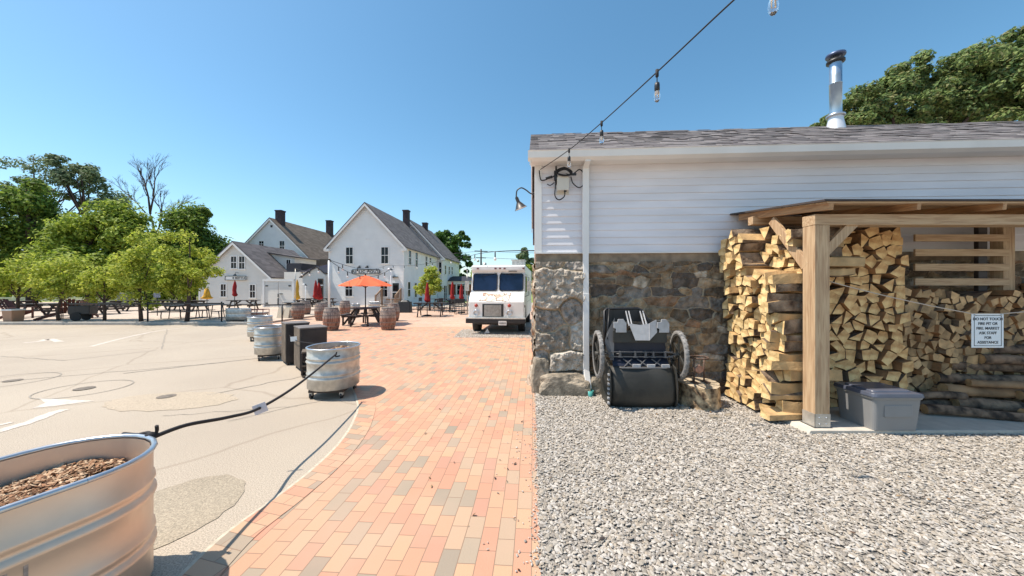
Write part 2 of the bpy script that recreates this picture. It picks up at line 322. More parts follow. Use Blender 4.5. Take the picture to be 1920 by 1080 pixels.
# left edge of the brick walk, read off the photo and laid on the ground
edge_px = [(250, 1180), (350, 1075), (430, 1000), (520, 935), (590, 880), (640, 830), (665, 790), (672, 755), (650, 712), (600, 676), (548, 650), (500, 630), (462, 613)]
edge = [G(*p) for p in edge_px]
def smooth_line(P, k=6):
    out = []
    for i in range(len(P) - 1):
        p0 = P[max(i - 1, 0)]; p1 = P[i]; p2 = P[i + 1]; p3 = P[min(i + 2, len(P) - 1)]
        for j in range(k):
            t = j / k; out.append(0.5 * ((2 * p1) + (p2 - p0) * t + (2 * p0 - 5 * p1 + 4 * p2 - p3) * t * t + (3 * p1 - p0 - 3 * p2 + p3) * t ** 3))
    return out + [P[-1]]
E = smooth_line(edge)
right = [B(0, -7.2), B(0, 24)]
b = MB()
cols = []
for i in range(len(E)):
    e = E[i]; t = (e.y - right[0].y); rx = B(0.0, e.y - BC.y).x - 0.0
    o = len(b.v); b.v += [(e.x, e.y, 0.008), (rx, e.y, 0.008)]
    if i: b.f.append([o - 2, o - 1, o + 1, o]); b.m.append(0); b.sm.append(False)
struct(b.build('brick_path', brickm))
b = MB()
b.sheet([(E[-1].x, E[-1].y), (B(0, E[-1].y - BC.y).x, E[-1].y), (B(0, 24).x, 29), (-19, 29)], 0.009); struct(b.build('brick_plaza', brick_mat('plaza_brick_paving', R(90) + TH, dlo=.45, dhi=.8, dcol=(.58, .43, .33, 1))))
# edging course laid across the walk's border
b = MB()
for i in range(len(E) - 1):
    if E[i].y > 9: break
    d = (E[i + 1] - E[i]); nn = Vector((d.y, -d.x, 0)).normalized() * 0.205
    n0 = nn if i == 0 else prevn
    b.add([(E[i].x, E[i].y, 0.012), (E[i].x + n0.x, E[i].y + n0.y, 0.012), (E[i + 1].x + nn.x, E[i + 1].y + nn.y, 0.012), (E[i + 1].x, E[i + 1].y, 0.012)], [(0, 1, 2, 3)]); prevn = nn
struct(b.build('brick_edging', brickedge))
b = MB(); b.v += [(e.x - .03, e.y, 0.0065) for e in E]; n0 = len(E); b.v += [(e.x + .02, e.y, 0.0065) for e in E]
for i in range(n0 - 1): b.f.append([i, i + 1, n0 + i + 1, n0 + i]); b.m.append(0); b.sm.append(False)
struct(b.build('sand_joint', mat('pale_sand', (0.5, 0.44, 0.34), 0.95, var=0.15, scale=30)))

# terrace under the trees, its kerb, the lawn and road beyond
b = MB(); b.sheet([(-60, 15.4), (E[-1].x - 6, 15.4), (E[-1].x - 6, 15.0), (-11.0, 15.0), (-11, 15.4), (-13, 40), (-60, 40)], 0.012)
b = MB(); b.b2((-60, 15.3, 0), (-10.9, 38, 0.09)); struct(b.build('terrace_paving', patio_m))
b = MB(); b.b2((-60, 15.12, 0), (-10.95, 15.297, 0.12)); struct(b.build('kerb', M['concrete'], bevel=0.015))
grass_m = mat('lawn_grass', (0.16, 0.22, 0.04), 0.9, var=0.3, scale=3, col2=(0.28, 0.33, 0.07), bump=0.5, bscale=60)
b = MB(); b.sheet([(-300, 38.2), (300, 38.2), (300, 400), (-300, 400)], 0.006); struct(b.build('lawn', grass_m))
b = MB(); b.sheet([(-300, 44), (-20, 44), (-20, 50), (-300, 50)], 0.012); struct(b.build('road', ground_mat('road_asphalt', (0.3, 0.29, 0.28), (0.34, 0.33, 0.31))))

# painted marks, patches and covers on the asphalt
paint = mat('worn_white_paint', (0.57, 0.50, 0.43), 0.85, var=0.14, scale=14)
def strip(pts, w, z, name, m, closed=False):
    P = [Vector(p) for p in pts]; b = MB(); n = len(P)
    for i, p in enumerate(P):
        d = (P[min(i + 1, n - 1)] - P[max(i - 1, 0)]).normalized(); q = Vector((-d.y, d.x, 0)) * w / 2 * random.uniform(0.85, 1.15)
        b.v += [(p.x - q.x, p.y - q.y, z), (p.x + q.x, p.y + q.y, z)]
        if i: o = 2 * i; b.f.append([o - 2, o, o + 1, o - 1]); b.m.append(0); b.sm.append(False)
    return struct(b.build(name, m))
strip(smooth_line([G(170, 650), G(236, 633), G(300, 620), G(352, 614)]), 0.10, 0.004, 'parking_line', paint)
strip(smooth_line([G(45, 643), G(75, 640), G(92, 636), G(112, 641)]), 0.16, 0.004, 'parking_line', paint)
strip(smooth_line([G(-90, 838), G(0, 808), G(55, 792), G(95, 776), G(122, 768)]), 0.13, 0.004, 'road_marking', paint)
strip(smooth_line([G(-80, 812), G(0, 797), G(22, 792)]), 0.07, 0.0045, 'road_marking', paint)
b = MB(); b.sheet([G(72, 747), G(178, 752), G(100, 762), G(60, 766), G(85, 756)], 0.004); struct(b.build('road_marking', paint))
tar = mat('tar_seal', (0.29, 0.25, 0.205), 0.7, var=0.2, scale=20)
def wiggle(a, c, n=10, j=0.03):
    return [a.lerp(c, i / n) + Vector((random.uniform(-j, j), random.uniform(-j, j), 0)) for i in range(n + 1)]
for a, c, wd in [((0, 716), (420, 680), .02), ((230, 700), (520, 668), .035), ((300, 655), (313, 618), .03), ((0, 668), (120, 676), .02), ((120, 676), (295, 657), .02), ((380, 742), (600, 700), .02), ((300, 780), (560, 762), .01), ((430, 790), (640, 742), .012)]:
    strip(wiggle(G(*a), G(*c), 14, 0.035), wd, 0.005, 'asphalt_crack', tar)
def disc(px, py, rx, name, m, z, ry=None, n=44, j=0.0):
    c = G(px, py); b = MB(); b.sheet([(c.x + rx * (1 + random.uniform(-j, j)) * math.cos(6.2832 * k / n), c.y + (ry or rx) * (1 + random.uniform(-j, j)) * math.sin(6.2832 * k / n), z) for k in range(n)], z); return b.build(name, m, recalc=False)
def ring(px, py, r0, r1, name, m, z):
    c = G(px, py); b = MB(); n = 32
    for k in range(n):
        a = 6.2832 * k / n; b.v += [(c.x + r0 * math.cos(a), c.y + r0 * math.sin(a), z), (c.x + r1 * math.cos(a), c.y + r1 * math.sin(a), z)]
        b.f.append([2 * k, 2 * k + 1, (2 * k + 3) % (2 * n), (2 * k + 2) % (2 * n)]); b.m.append(0); b.sm.append(False)
    return b.build(name, m)
iron = mat('iron_cover', (0.17, 0.14, 0.11), 0.7, 0.3, var=0.3, scale=20)
struct(ring(160, 729, 0.51, 0.53, 'asphalt_crack', tar, 0.0056)); struct(ring(12, 714, 0.57, 0.59, 'asphalt_crack', tar, 0.0056))
for (x, y, r, l) in [(158, 729, 0.12, 'small iron utility cover in the asphalt inside a cracked ring, nearer one'), (24, 714, 0.11, 'small dark iron utility cover in the asphalt at the left edge'), (312, 744, 0.11, 'small iron utility cover set in the pale sandy asphalt patch')]:
    tag(disc(x, y, r, 'utility_cover', iron, 0.009), l, 'utility cover', 'utility covers in the asphalt')
struct(disc(320, 752, 0.85, 'sandy_patch', ground_mat('sandy_asphalt', (0.42, 0.345, 0.255), (0.47, 0.385, 0.29), False), 0.0042, 0.42, j=.08))
struct(disc(318, 960, 0.40, 'damp_patch', ground_mat('stained_asphalt', (0.32, 0.265, 0.195), (0.385, 0.325, 0.245), False), 0.0042, 0.48, j=.04))

# gravel yard: base sheet plus real stones
gcols = [(0.30, 0.265, 0.22), (0.38, 0.34, 0.29), (0.44, 0.395, 0.345), (0.34, 0.30, 0.25), (0.50, 0.455, 0.40), (0.36, 0.305, 0.24), (0.40, 0.37, 0.335), (0.24, 0.21, 0.18)]
gravm = mat('crushed_stone', (0.5, 0.5, 0.5), 0.85, island=gcols)
gravb = mat('gravel_bed', (0.17, 0.155, 0.14), 0.95, var=0.3, scale=50, col2=(0.30, 0.28, 0.25), bump=0.8, bscale=90)
b = MB(); b.add([B(0.0, -7.2, .004), B(14, -7.2, .004), B(14, 0.1, .004), B(0.0, 0.1, .004)], [(0, 1, 2, 3)]); struct(b.build('gravel_ground', gravb))
n = 150000; D = rng.uniform(0.9 ** 2, 5.6 ** 2, n) ** 0.5; u = rng.uniform(0, 1, n); X = (45 / FP) * D + u * (1.85 * D + .3 - 45 / FP * D)
r2 = np.random.default_rng(5); keep = (D < 5.6); P = np.stack([X, D, r2.uniform(0.004, 0.018, n)], 1)
sx = (X - BC.x) * CT - (D - BC.y) * ST; tt = (X - BC.x) * ST + (D - BC.y) * CT
keep &= (tt < -0.02) & (sx > 0.0) & ~((X > 3.22) & (D > 3.86)); P = P[keep]
# a few stray stones on the bricks
k = 900; ys = r2.uniform(1.7, 5.6, k); P2 = np.stack([BC.x + (ys - BC.y) * ST - np.where(r2.random(k) < .85, r2.exponential(0.018, k), r2.exponential(0.16, k)), ys, np.full(k, 0.016)], 1)
P = np.concatenate([P, P2]); s0 = r2.uniform(0.006, 0.0155, len(P)) * (1 + 0.5 * (r2.random(len(P)) < 0.12)); S = np.stack([s0 * 1.2, s0 * r2.uniform(.6, 1, len(P)), s0 * .5], 1); S[-k:] *= 0.55
V, F = scatter(P, S, 0.72, ROCK_V, ROCK_F, r=r2)
tag(big_mesh('gravel', V, F, gravm), 'grey crushed stone gravel covering the yard before the stone wall', 'gravel', kind='stuff')
# dry leaf scraps and bark bits lying about
rq = np.random.default_rng(3); n = 130; ys = rq.uniform(1.9, 5.3, n); P = np.stack([ys * rq.uniform(-.25, 1.35, n), ys, np.full(n, .03)], 1); P[:, 2] = np.where(P[:, 0] > .2, .03, .018); P = P[~((P[:, 0] > 3.1) & (P[:, 1] > 3.75)) & ~((P[:, 0] > .3) & (P[:, 1] > 5.1))]
s0 = rq.uniform(.006, .016, len(P)); V, F = scatter(P, np.stack([s0 * 1.3, s0 * .7, s0 * .3], 1), .7, ROCK_V, ROCK_F, r=rq)
tag(big_mesh('dry_leaf_scraps', V, F, mat('dry_leaf', (1, 1, 1), .9, island=[(.10, .06, .04), (.20, .12, .06), (.06, .045, .04), (.30, .2, .11)])), 'small dark leaf scraps and bark bits scattered over bricks and gravel', 'leaf litter', kind='stuff')
# gravel strip under the truck
n = 9000; P = np.stack([r2.uniform(-1.9, 1.3, n), r2.uniform(11.2, 13.4, n), np.full(n, .012)], 1); s0 = r2.uniform(.012, .03, n)
V, F = scatter(P, np.stack([s0, s0 * .8, s0 * .5], 1), .7, ROCK_V, ROCK_F, r=r2)
tag(big_mesh('gravel', V, F, gravm), 'strip of grey gravel under and before the parked white truck', 'gravel', kind='stuff')

# ---------------------------------------------------------------- the near building
nb = thing('stone_base_building', 'long white clapboard building on a fieldstone base with grey shingle roof', 'building', BC, -TH)
LEN = 13.0; DEP = 5.8; ZS, ZE = 2.155, 3.50; OV = 0.30
# siding courses, real boards
def clap(a, c, z0, z1, pitch, out=0.015, T=None):
    b = MB(); z = z0; k = 0
    while z < z1 - 0.01:
        zt = min(z + pitch, z1); w = 0.0015 * math.sin(k * 7.3)
        vs = [(a, -out, z + w), (c, -out, z - w), (c, -0.002, zt), (a, -0.002, zt), (a, 0.0, z + w), (c, 0.0, z - w)]
        b.add(vs, [(0, 1, 2, 3), (4, 5, 1, 0), (0, 3, 4), (1, 5, 2)], T); z = zt; k += 1
    return b
near_white = mat('near_white_paint', (0.76, 0.74, 0.765), 0.5, var=0.06, scale=2.5, bump=0.06, bscale=60, stretch=(0.4, 1, 2))
clap(0.09, LEN, ZS, ZE, 0.112).build('siding', near_white, nb, recalc=False)
TL = Matrix.Rotation(R(-90), 4, 'Z')      # left flank: faces -X
b = clap(-DEP, -0.09, ZS, ZE, 0.112, T=TL); b.build('side_siding', near_white, nb, recalc=False)
b = MB(); b.b2((0.004, 0.004, ZS), (LEN, DEP, ZE)); b.prism([(0, 0)], 0, 0) if False else None
b.add([(0.004, 0.004, ZE), (0.004, DEP, ZE), (0.004, DEP / 2, ZE + 1.55)], [(0, 1, 2)]); b.build('wall', near_white, nb)
b = MB(); b.b2((-0.022, -0.022, ZS), (0.09, 0.0, ZE)); b.b2((-0.022, 0.0, ZS), (0.0, 0.09, ZE)); b.build('corner_board', M['trim'], nb, bevel=.003)
b = MB(); b.b2((-0.012, -0.035, ZS - 0.022), (LEN, 0.003, ZS)); b.build('drip_board', M['trim'], nb)
b = MB(); b.b2((-0.0, 0.0, ZS - 0.16), (LEN, 0.06, ZS - 0.022)); b.build('concrete_band', mat('weathered_band', (0.27, 0.21, 0.15), 0.9, var=0.25, scale=7, bump=.3), nb)
# roof
m = 0.52; zr = ZE + 0.10; tr = DEP / 2
b = MB()
for sgn in (0, 1):
    def q(s, t, z): return (s, t if sgn == 0 else DEP - t, z)
    vs = [q(-0.10, -OV - 0.04, zr), q(LEN + .3, -OV - 0.04, zr), q(LEN + .3, tr, zr + m * (tr + OV)), q(-0.10, tr, zr + m * (tr + OV))]
    vs += [(a_, b_, c_ - 0.035) for a_, b_, c_ in vs]
    b.add(vs, [(0, 1, 2, 3), (4, 7, 6, 5), (0, 4, 5, 1), (1, 5, 6, 2), (3, 2, 6, 7), (0, 3, 7, 4)])
b.build('roof', M['shingle'], nb)
# ragged shingle tabs along the slope
V = []; F = []
for row in range(24):
    d0 = row * 0.145; s = -0.10 + (row % 2) * 0.15
    if d0 > tr + OV - .02: break
    while s < LEN:
        wv = random.uniform(.18, .34); th = random.uniform(.004, .013)
        if random.random() < .75:
            o = len(V); t0 = -OV - .035 + d0; t1 = min(t0 + .15, tr); zz = lambda t: zr + m * (t + OV + .04)
            s2 = min(s + wv, LEN)
            V += [(s, t0, zz(t0) + th), (s2, t0, zz(t0) + th), (s2, t1, zz(t1) + .002), (s, t1, zz(t1) + .002), (s, t0, zz(t0)), (s2, t0, zz(t0))]
            F += [[o, o + 1, o + 2, o + 3], [o + 4, o + 5, o + 1, o]]
        s += wv
big_mesh('shingle_tabs', np.array(V), np.array(F), mat('shingle_tab', (1, 1, 1), .9, bump=.4, bscale=120, island=[(0.11, .10, .10), (.16, .14, .14), (.20, .18, .175), (.14, .12, .12), (.18, .16, .155), (.235, .21, .205)]), nb)
b = MB(); b.b2((-.085, -OV, ZE - .03), (LEN + .3, -OV + .02, zr - .04)); b.build('fascia', M['trim'], nb)
b = MB(); b.b2((-.083, -OV + .02, ZE), (LEN + .3, -0.0, ZE + .02)); b.build('soffit', M['trim'], nb)
b = MB(); b.prism([(-OV, zr - .13), (-OV - .075, zr - .10), (-OV - .095, zr - .015), (-OV - .105, zr - .004), (-OV, zr - .004)], 0, 1)
g = MB(); g.v = [(-.12 + (LEN + .42) * v[1], v[0], v[2]) for v in b.v]; g.f = b.f; g.m = b.m; g.sm = b.sm; g.build('gutter', M['trim'], nb)
b = MB()
for y0, z0, y1, z1 in [(-OV - .03, zr - .03, tr, zr + m * (tr + OV) - .03), (DEP + OV + .03, zr - .03, tr, zr + m * (tr + OV) - .03)]:
    b.bar((-0.085, y0, z0 - .08), (-0.085, y1, z1 - .08), 0.022, 0.16)
b.build('rake_board', M['trim'], nb)
# dark shuttered window on the sunny flank
b = MB(); b.b2((-0.05, 0.55, 2.45), (-0.012, 1.5, 3.15)); b.build('shutter', mat('dark_shutter', (.05, .03, .04), .6), nb)
# downspout
ds = [(0.755, -OV + .03, zr - .14), (0.755, -OV + .03, zr - .16)]
b = MB(); sx0 = 0.755
b.bar((sx0, -.085, 3.46), (sx0, -.085, 2.12), 0.098, 0.07); b.bar((sx0, -.085, 2.14), (sx0 + .0, -.105, 1.5), 0.085, 0.065); b.bar((sx0, -.105, 1.52), (sx0 + .0, -.12, .34), 0.09, 0.07)
b.bar((sx0, -.12, .36), (sx0 + .02, -.22, .10), 0.085, 0.068); b.bar((sx0, -OV - .02, zr - .12), (sx0, -.085, 3.44), .08, .06)
b.build('downspout', M['trim'], nb, bevel=.006)
b = MB(); b.lathe([(.055, 0), (.06, .09), (.052, .09), (.05, .02)], 14, (sx0 + .03, -.26, 0.0)); b.build('drain_adapter', M['teal'], nb)

# fieldstone base: a relief sheet, one stone cell after another
def stone_sheet(W, H, step, cw, ch, seed, rough, depth):
    r = np.random.default_rng(seed); nx, nz = int(W / step) + 1, int(H / step) + 1
    gx, gz = np.meshgrid(np.linspace(0, W, nx), np.linspace(0, H, nz), indexing='ij')
    def vnoise(sc, sd):
        rr = np.random.default_rng(sd); T = rr.random((256, 256)); a = gx * sc + 3.1; c = gz * sc + 7.7; i = a.astype(int); j = c.astype(int); u = a - i; v = c - j; u = u * u * (3 - 2 * u); v = v * v * (3 - 2 * v)
        return T[i % 256, j % 256] * (1 - u) * (1 - v) + T[(i + 1) % 256, j % 256] * u * (1 - v) + T[i % 256, (j + 1) % 256] * (1 - u) * v + T[(i + 1) % 256, (j + 1) % 256] * u * v
    X = gx + 0.05 * (vnoise(7, seed + 1) - .5); Z = gz + 0.05 * (vnoise(7, seed + 2) - .5)
    pts = []
    z = 0
    while z < H + ch:
        hrow = ch * r.uniform(.55, 1.5); x = -r.random() * cw
        while x < W + cw:
            wv = cw * r.uniform(.35, 1.6); pts.append((x + wv / 2, z + hrow / 2 + r.normal(0, hrow * .18), wv, hrow)); x += wv
        z += hrow
    pts = np.array(pts); F1 = np.full(gx.shape, 9.0); F2 = np.full(gx.shape, 9.0); ID = np.zeros(gx.shape, int)
    for k, (px, pz, wv, hh) in enumerate(pts):
        # box-like metric so stones come out blocky
        dx = np.abs(X - px) / wv; dz = np.abs(Z - pz) / hh; d = (dx ** 3 + dz ** 3) ** (1 / 3)
        c = d < F1; F2 = np.where(c, F1, np.minimum(F2, d)); F1 = np.where(c, d, F1); ID = np.where(c, k, ID)
    e = np.clip((F2 - F1) / 0.11, 0, 1); prof = e ** .5
    st = r.uniform(.2, 1, len(pts))[ID]; tilt = r.normal(0, .12, (len(pts), 2))
    h = prof * (depth * st) + (tilt[ID, 0] * (X - pts[ID, 0]) + tilt[ID, 1] * (Z - pts[ID, 1])) * e
    h += rough * ((vnoise(14, seed + 3) - .5) + .55 * (vnoise(35, seed + 4) - .5) + .35 * (vnoise(80, seed + 5) - .5)) * (.35 + .65 * e)
    return gx, gz, h, r.random(len(pts))[ID], (F2 - F1), pts
stone_m = mat('fieldstone', (.3, .25, .2), .9); n_, L_, p_ = nodes(stone_m)
at1 = n_.new('ShaderNodeAttribute'); at1.attribute_name = 'stone'; at2 = n_.new('ShaderNodeAttribute'); at2.attribute_name = 'joint'
cr = n_.new('ShaderNodeValToRGB'); e_ = cr.color_ramp.elements; cr.color_ramp.interpolation = 'CONSTANT'
for i, (q, c) in enumerate([(0, (.20, .155, .11)), (.13, (.32, .25, .17)), (.27, (.13, .11, .095)), (.4, (.40, .31, .21)), (.52, (.25, .225, .20)), (.66, (.29, .18, .11)), (.78, (.48, .42, .34)), (.9, (.17, .13, .09))]):
    k = e_[i] if i < 2 else e_.new(q); k.position = q; k.color = (*c, 1)
L_.new(at1.outputs['Fac'], cr.inputs[0]); tc_ = n_.new('ShaderNodeTexCoord')
nz = n_.new('ShaderNodeTexNoise'); nz.inputs['Scale'].default_value = 9; nz.inputs['Detail'].default_value = 8; L_.new(tc_.outputs['Object'], nz.inputs[0])
rr_ = n_.new('ShaderNodeValToRGB'); rr_.color_ramp.elements[0].position = .3; rr_.color_ramp.elements[1].position = .72; rr_.color_ramp.elements[0].color = (.45, .42, .38, 1); rr_.color_ramp.elements[1].color = (1.45, 1.4, 1.35, 1); L_.new(nz.outputs[0], rr_.inputs[0])
mx = n_.new('ShaderNodeMix'); mx.data_type = 'RGBA'; mx.blend_type = 'MULTIPLY'; mx.inputs[0].default_value = 1; L_.new(cr.outputs[0], mx.inputs[6]); L_.new(rr_.outputs[0], mx.inputs[7])
mj = n_.new('ShaderNodeMix'); mj.data_type = 'RGBA'; jr = n_.new('ShaderNodeValToRGB'); jr.color_ramp.elements[0].position = .035; jr.color_ramp.elements[1].position = .06
L_.new(at2.outputs['Fac'], jr.inputs[0]); L_.new(jr.outputs[0], mj.inputs[0]); mj.inputs[6].default_value = (.40, .31, .21, 1); L_.new(mx.outputs[2], mj.inputs[7]); L_.new(mj.outputs[2], p_.inputs['Base Color'])
bp = n_.new('ShaderNodeBump'); bp.inputs['Strength'].default_value = .6; bp.inputs['Distance'].default_value = .02; nz2 = n_.new('ShaderNodeTexNoise'); nz2.inputs['Scale'].default_value = 45; nz2.inputs['Detail'].default_value = 6; L_.new(tc_.outputs['Object'], nz2.inputs[0]); L_.new(nz2.outputs[0], bp.inputs['Height']); L_.new(bp.outputs[0], p_.inputs['Normal'])
corner_m = stone_m.copy(); corner_m.name = 'sunlit_granite_blocks'  # corner granite, with grazing sunlight also put into its lighter grey
for nd in corner_m.node_tree.nodes:
    if nd.type == 'VALTORGB' and len(nd.color_ramp.elements) == 8:
        for e2, c in zip(nd.color_ramp.elements, [(.34, .31, .27), (.42, .38, .33), (.28, .26, .24), (.46, .42, .36), (.32, .30, .28), (.38, .31, .23), (.48, .45, .40), (.30, .27, .23)]): e2.color = (*c, 1)
def stone_obj(name, x0, W, H, step, cw, ch, seed, rough, depth, y0, wrap=False):
    gx, gz, h, idr, jt, pts = stone_sheet(W, H, step, cw, ch, seed, rough, depth)
    nx, nz_ = gx.shape; V = np.stack([gx + x0, y0 - h, gz], -1)
    if wrap:                               # bend the first column round the corner
        a = np.clip((.16 - gx) / .16, 0, 1); V[..., 1] += a ** 2 * .16; V[..., 0] += np.where(gx < .16, (.5 - h) * 0, 0)
        V[..., 0] = np.where(gx < 0.03, x0 - .02 + 0 * gx, V[..., 0])
    idx = np.arange(nx * nz_).reshape(nx, nz_); F = np.stack([idx[:-1, :-1], idx[1:, :-1], idx[1:, 1:], idx[:-1, 1:]], -1).reshape(-1, 4)
    o = big_mesh(name, V.reshape(-1, 3), F, stone_m, nb, smooth=True)
    for nm, arr in (('stone', idr), ('joint', jt)):
        at = o.data.attributes.new(nm, 'FLOAT', 'POINT'); at.data.foreach_set('value', arr.astype(np.float32).ravel())
    return o
stone_obj('stone_foundation', 0.62, 7.6, ZS - .15, .0105, .30, .14, 21, .034, .055, 0.012)
o = stone_obj('corner_stones', -.01, .75, ZS - .15, .009, .62, .36, 8, .05, .10, -0.035)
o.data.materials[0] = corner_m
o = stone_obj('flank_stones', 0, 5.5, ZS - .15, .03, .5, .3, 9, .04, .03, 0.0)
o.rotation_euler = (0, 0, R(-90)); o.location = (0, 5.5, 0)
b = MB(); b.b2((.01, .03, 0), (LEN, DEP, ZS - .16)); b.build('foundation_core', stone_m, nb)
# boulder foot at the corner
def rock(name, c, s, seed, m, parent=None, sub=3):
    bm = bmesh.new(); bmesh.ops.create_icosphere(bm, subdivisions=sub, radius=1); r = random.Random(seed); from mathutils import noise
    for v in bm.verts:
        n1 = noise.noise(v.co * 1.3 + Vector((seed, 0, 0))) * .35 + noise.noise(v.co * 4 + Vector((0, seed, 0))) * .10
        v.co = Vector([max(-.82, min(.82, v.co[i] * (1 + n1))) * s[i] for i in range(3)])
    me = bpy.data.meshes.new(name); bm.to_mesh(me); bm.free(); me.materials.append(m); o = bpy.data.objects.new(name, me); COL.objects.link(o); o.location = c
    if parent: o.parent = parent
    return o
rk = mat('granite', (.26, .22, .165), .9, var=.35, scale=6, col2=(.30, .25, .19), bump=.8, bscale=30)
rock('footing_stone', (.42, -.13, .12), (.46, .22, .24), 3, rk, nb, 4); rock('footing_stone', (.98, -.08, .10), (.3, .16, .2), 5, rk, nb, 4)
rock('footing_stone', (.06, -.08, .25), (.16, .14, .34), 9, rk, nb, 4)
stp = thing('stovepipe', 'tall shiny metal stovepipe with flat cap standing on the shingle roof', 'stovepipe', B(6.53, 2.55, zr + m * (2.55 + OV) - .05), 0)
M_rain = M['steel']
b = MB(); b.lathe([(.20, -.18), (.155, .10), (.125, .26), (.125, .30)], 28, (0, 0, 0)); b.build('roof_cone', mat('bright_flashing', (.78, .77, .78), .45, .4), stp)
b = MB(); b.lathe([(.108, .28), (.165, .29), (.165, .33), (.108, .36)], 28); b.build('storm_collar', M['galvrim'], stp)
b = MB(); b.lathe([(.108, .30), (.108, 1.0), (.112, 1.0), (.112, 1.02), (.108, 1.02), (.108, 1.46)], 32); b.build('pipe', M['steel'], stp)
b = MB(); b.lathe([(.108, 1.45), (.16, 1.47), (.16, 1.51), (.108, 1.52)], 28)
for k in range(4): b.bar((.10 * math.cos(k * 1.57 + .4), .10 * math.sin(k * 1.57 + .4), 1.5), (.12 * math.cos(k * 1.57 + .4), .12 * math.sin(k * 1.57 + .4), 1.63), .02, .01)
b.build('cap_base', M['black'], stp)
b = MB(); b.lathe([(.0, 1.60), (.165, 1.60), (.175, 1.62), (.17, 1.65), (.0, 1.69)], 28); b.build('cap', mat('cap_metal', (.10, .13, .22), .4, .6), stp)
# ---------------------------------------------------------------- wood shed
b = MB(); b.prism([(3.22, .0), (9.5, .0), (9.5, .05), (3.25, .05)], 3.80, 5.16)
slab_m = mat('slab_concrete', (.52, .47, .40), .85, var=.08, scale=8, bump=.2, bscale=90)
tag(b.build('shed_slab', slab_m, bevel=.006), 'pale concrete slab under the timber firewood shed', 'slab')
sh = thing('wood_shed', 'open timber firewood shed with square posts and braces against the white building', 'shed', (3.365, 3.88, .05), 0)
# local frame: x right, y back, z up from slab
PX = .165
b = MB(); b.b2((0, 0, .0), (PX, PX, 2.25)); b.build('post', M['lumz'], sh, bevel=.004)
b = MB(); b.b2((-.004, -.004, .0), (PX + .004, -.001, .15)); b.b2((-.004, -.004, .0), (-.001, PX, .15)); b.b2((-.02, -.02, -.045), (PX + .02, PX + .02, .0))
bo = b.build('post_bracket', M['galv'], sh)
for i in range(4):
    q = MB(); q.lathe([(.0, 0), (.009, 0), (.009, .006), (0, .007)], 8); o = q.build('bolt', M['galvrim'], sh); o.rotation_euler = (R(90), 0, 0); o.location = (.045 + .075 * (i % 2), -.004, .04 + .07 * (i // 2))
b = MB(); b.b2((3.36, .90, .0), (3.52, 1.04, 2.42)); b.build('post', M['lumz'], sh, bevel=.004)
b = MB(); b.b2((.0, 1.16, .0), (.13, 1.27, 2.40)); b.build('post', M['lumz'], sh, bevel=.004)
b = MB(); b.b2((5.4, 0, .0), (5.4 + PX, PX, 2.25)); b.build('post', M['lumz'], sh, bevel=.004)
b = MB(); b.b2((-.003, -.003, 2.252), (5.8, PX + .003, 2.37)); b.build('beam', M['lumx'], sh, bevel=.004)
b = MB(); b.b2((-.07, .90, 2.42), (5.8, 1.00, 2.53)); b.build('beam', M['lumx'], sh, bevel=.004)
slope = (2.62 - 2.42) / 1.5
for x in (0.0, .93, 1.84, 2.75, 3.65, 4.6, 5.5):
    b = MB(); b.bar((x + .02, -.18, 2.385 + .045), (x + .02, 1.10 if x > 2 else 1.30, 2.385 + .045 + slope * (1.08 if x > 2 else 1.28)), .042 if x else .05, .10); b.build('rafter', M['lumy'], sh, bevel=.003)
b = MB(); b.bar((2.9, -.205, 2.475), (2.9, 1.42, 2.475 + slope * 1.42), 5.95, .022); b.build('roof', M['roofshed'], sh)
V = []
b = MB(); x = -.09
while x < 5.8:                            # roof boards seen from below
    pass; break
for k in range(10):
    y = -.19 + k * .155; b.bar((2.9, y + .004, 2.455 + slope * (y + .2)), (2.9, y + .15, 2.455 + slope * (y + .35)), 5.86, .018)
b.build('roof_board', M['lumx'], sh)
b = MB(); b.bar((.02, PX - .03, 1.80), (.02, .66, 2.43), .042, .11); b.build('brace', M['lumz'], sh, bevel=.003)
b = MB(); b.bar((PX - .02, .05, 1.95), (.52, .05, 2.33), .10, .05, roll=R(90)); b.build('brace', M['lumz'], sh, bevel=.003)
for k, z in enumerate((1.63, 1.83, 2.03, 2.23)):
    b = MB(); b.b2((2.12, .87, z - .045), (3.40, .895, z + .05)); b.build('slat', M['lumx'], sh, bevel=.002)
b = MB(); b.b2((3.02, .90, 1.2), (3.14, .95, 2.42)); b.build('batten', M['darkwood'], sh)

# ---------------------------------------------------------------- firewood
endg = mat('end_grain', (.68, .44, .18), .75, var=.12, scale=7, bump=.7, bscale=22, detail=8, col2=(.88, .64, .32), lo=.4, hi=.6)
spl = mat('split_wood', (.58, .37, .17), .7, var=.25, scale=6, bump=.5, bscale=25)
bark = mat('bark', (.13, .075, .045), .95, var=.5, scale=7, bump=1.0, bscale=22, col2=(.22, .16, .11))
def isl(m, a, c):                         # lighten / darken whole logs against each other
    n, L, p = nodes(m); ge = n.new('ShaderNodeNewGeometry'); mr = n.new('ShaderNodeMapRange'); mr.inputs[3].default_value = a; mr.inputs[4].default_value = c
    L.new(ge.outputs['Random Per Island'], mr.inputs[0]); src = p.inputs['Base Color'].links[0].from_socket
    mx = n.new('ShaderNodeMix'); mx.data_type = 'RGBA'; mx.blend_type = 'MULTIPLY'; mx.inputs[0].default_value = 1; L.new(src, mx.inputs[6]); L.new(mr.outputs[0], mx.inputs[7]); L.new(mx.outputs[2], p.inputs['Base Color'])
isl(endg, .6, 1.12); isl(spl, .5, 1.1)
endd = mat('dull_end_grain', (.56, .35, .17), .8, var=.3, scale=9, bump=.5, bscale=26); isl(endd, .5, 1.1)  # duller end grain for the low stack and the long logs
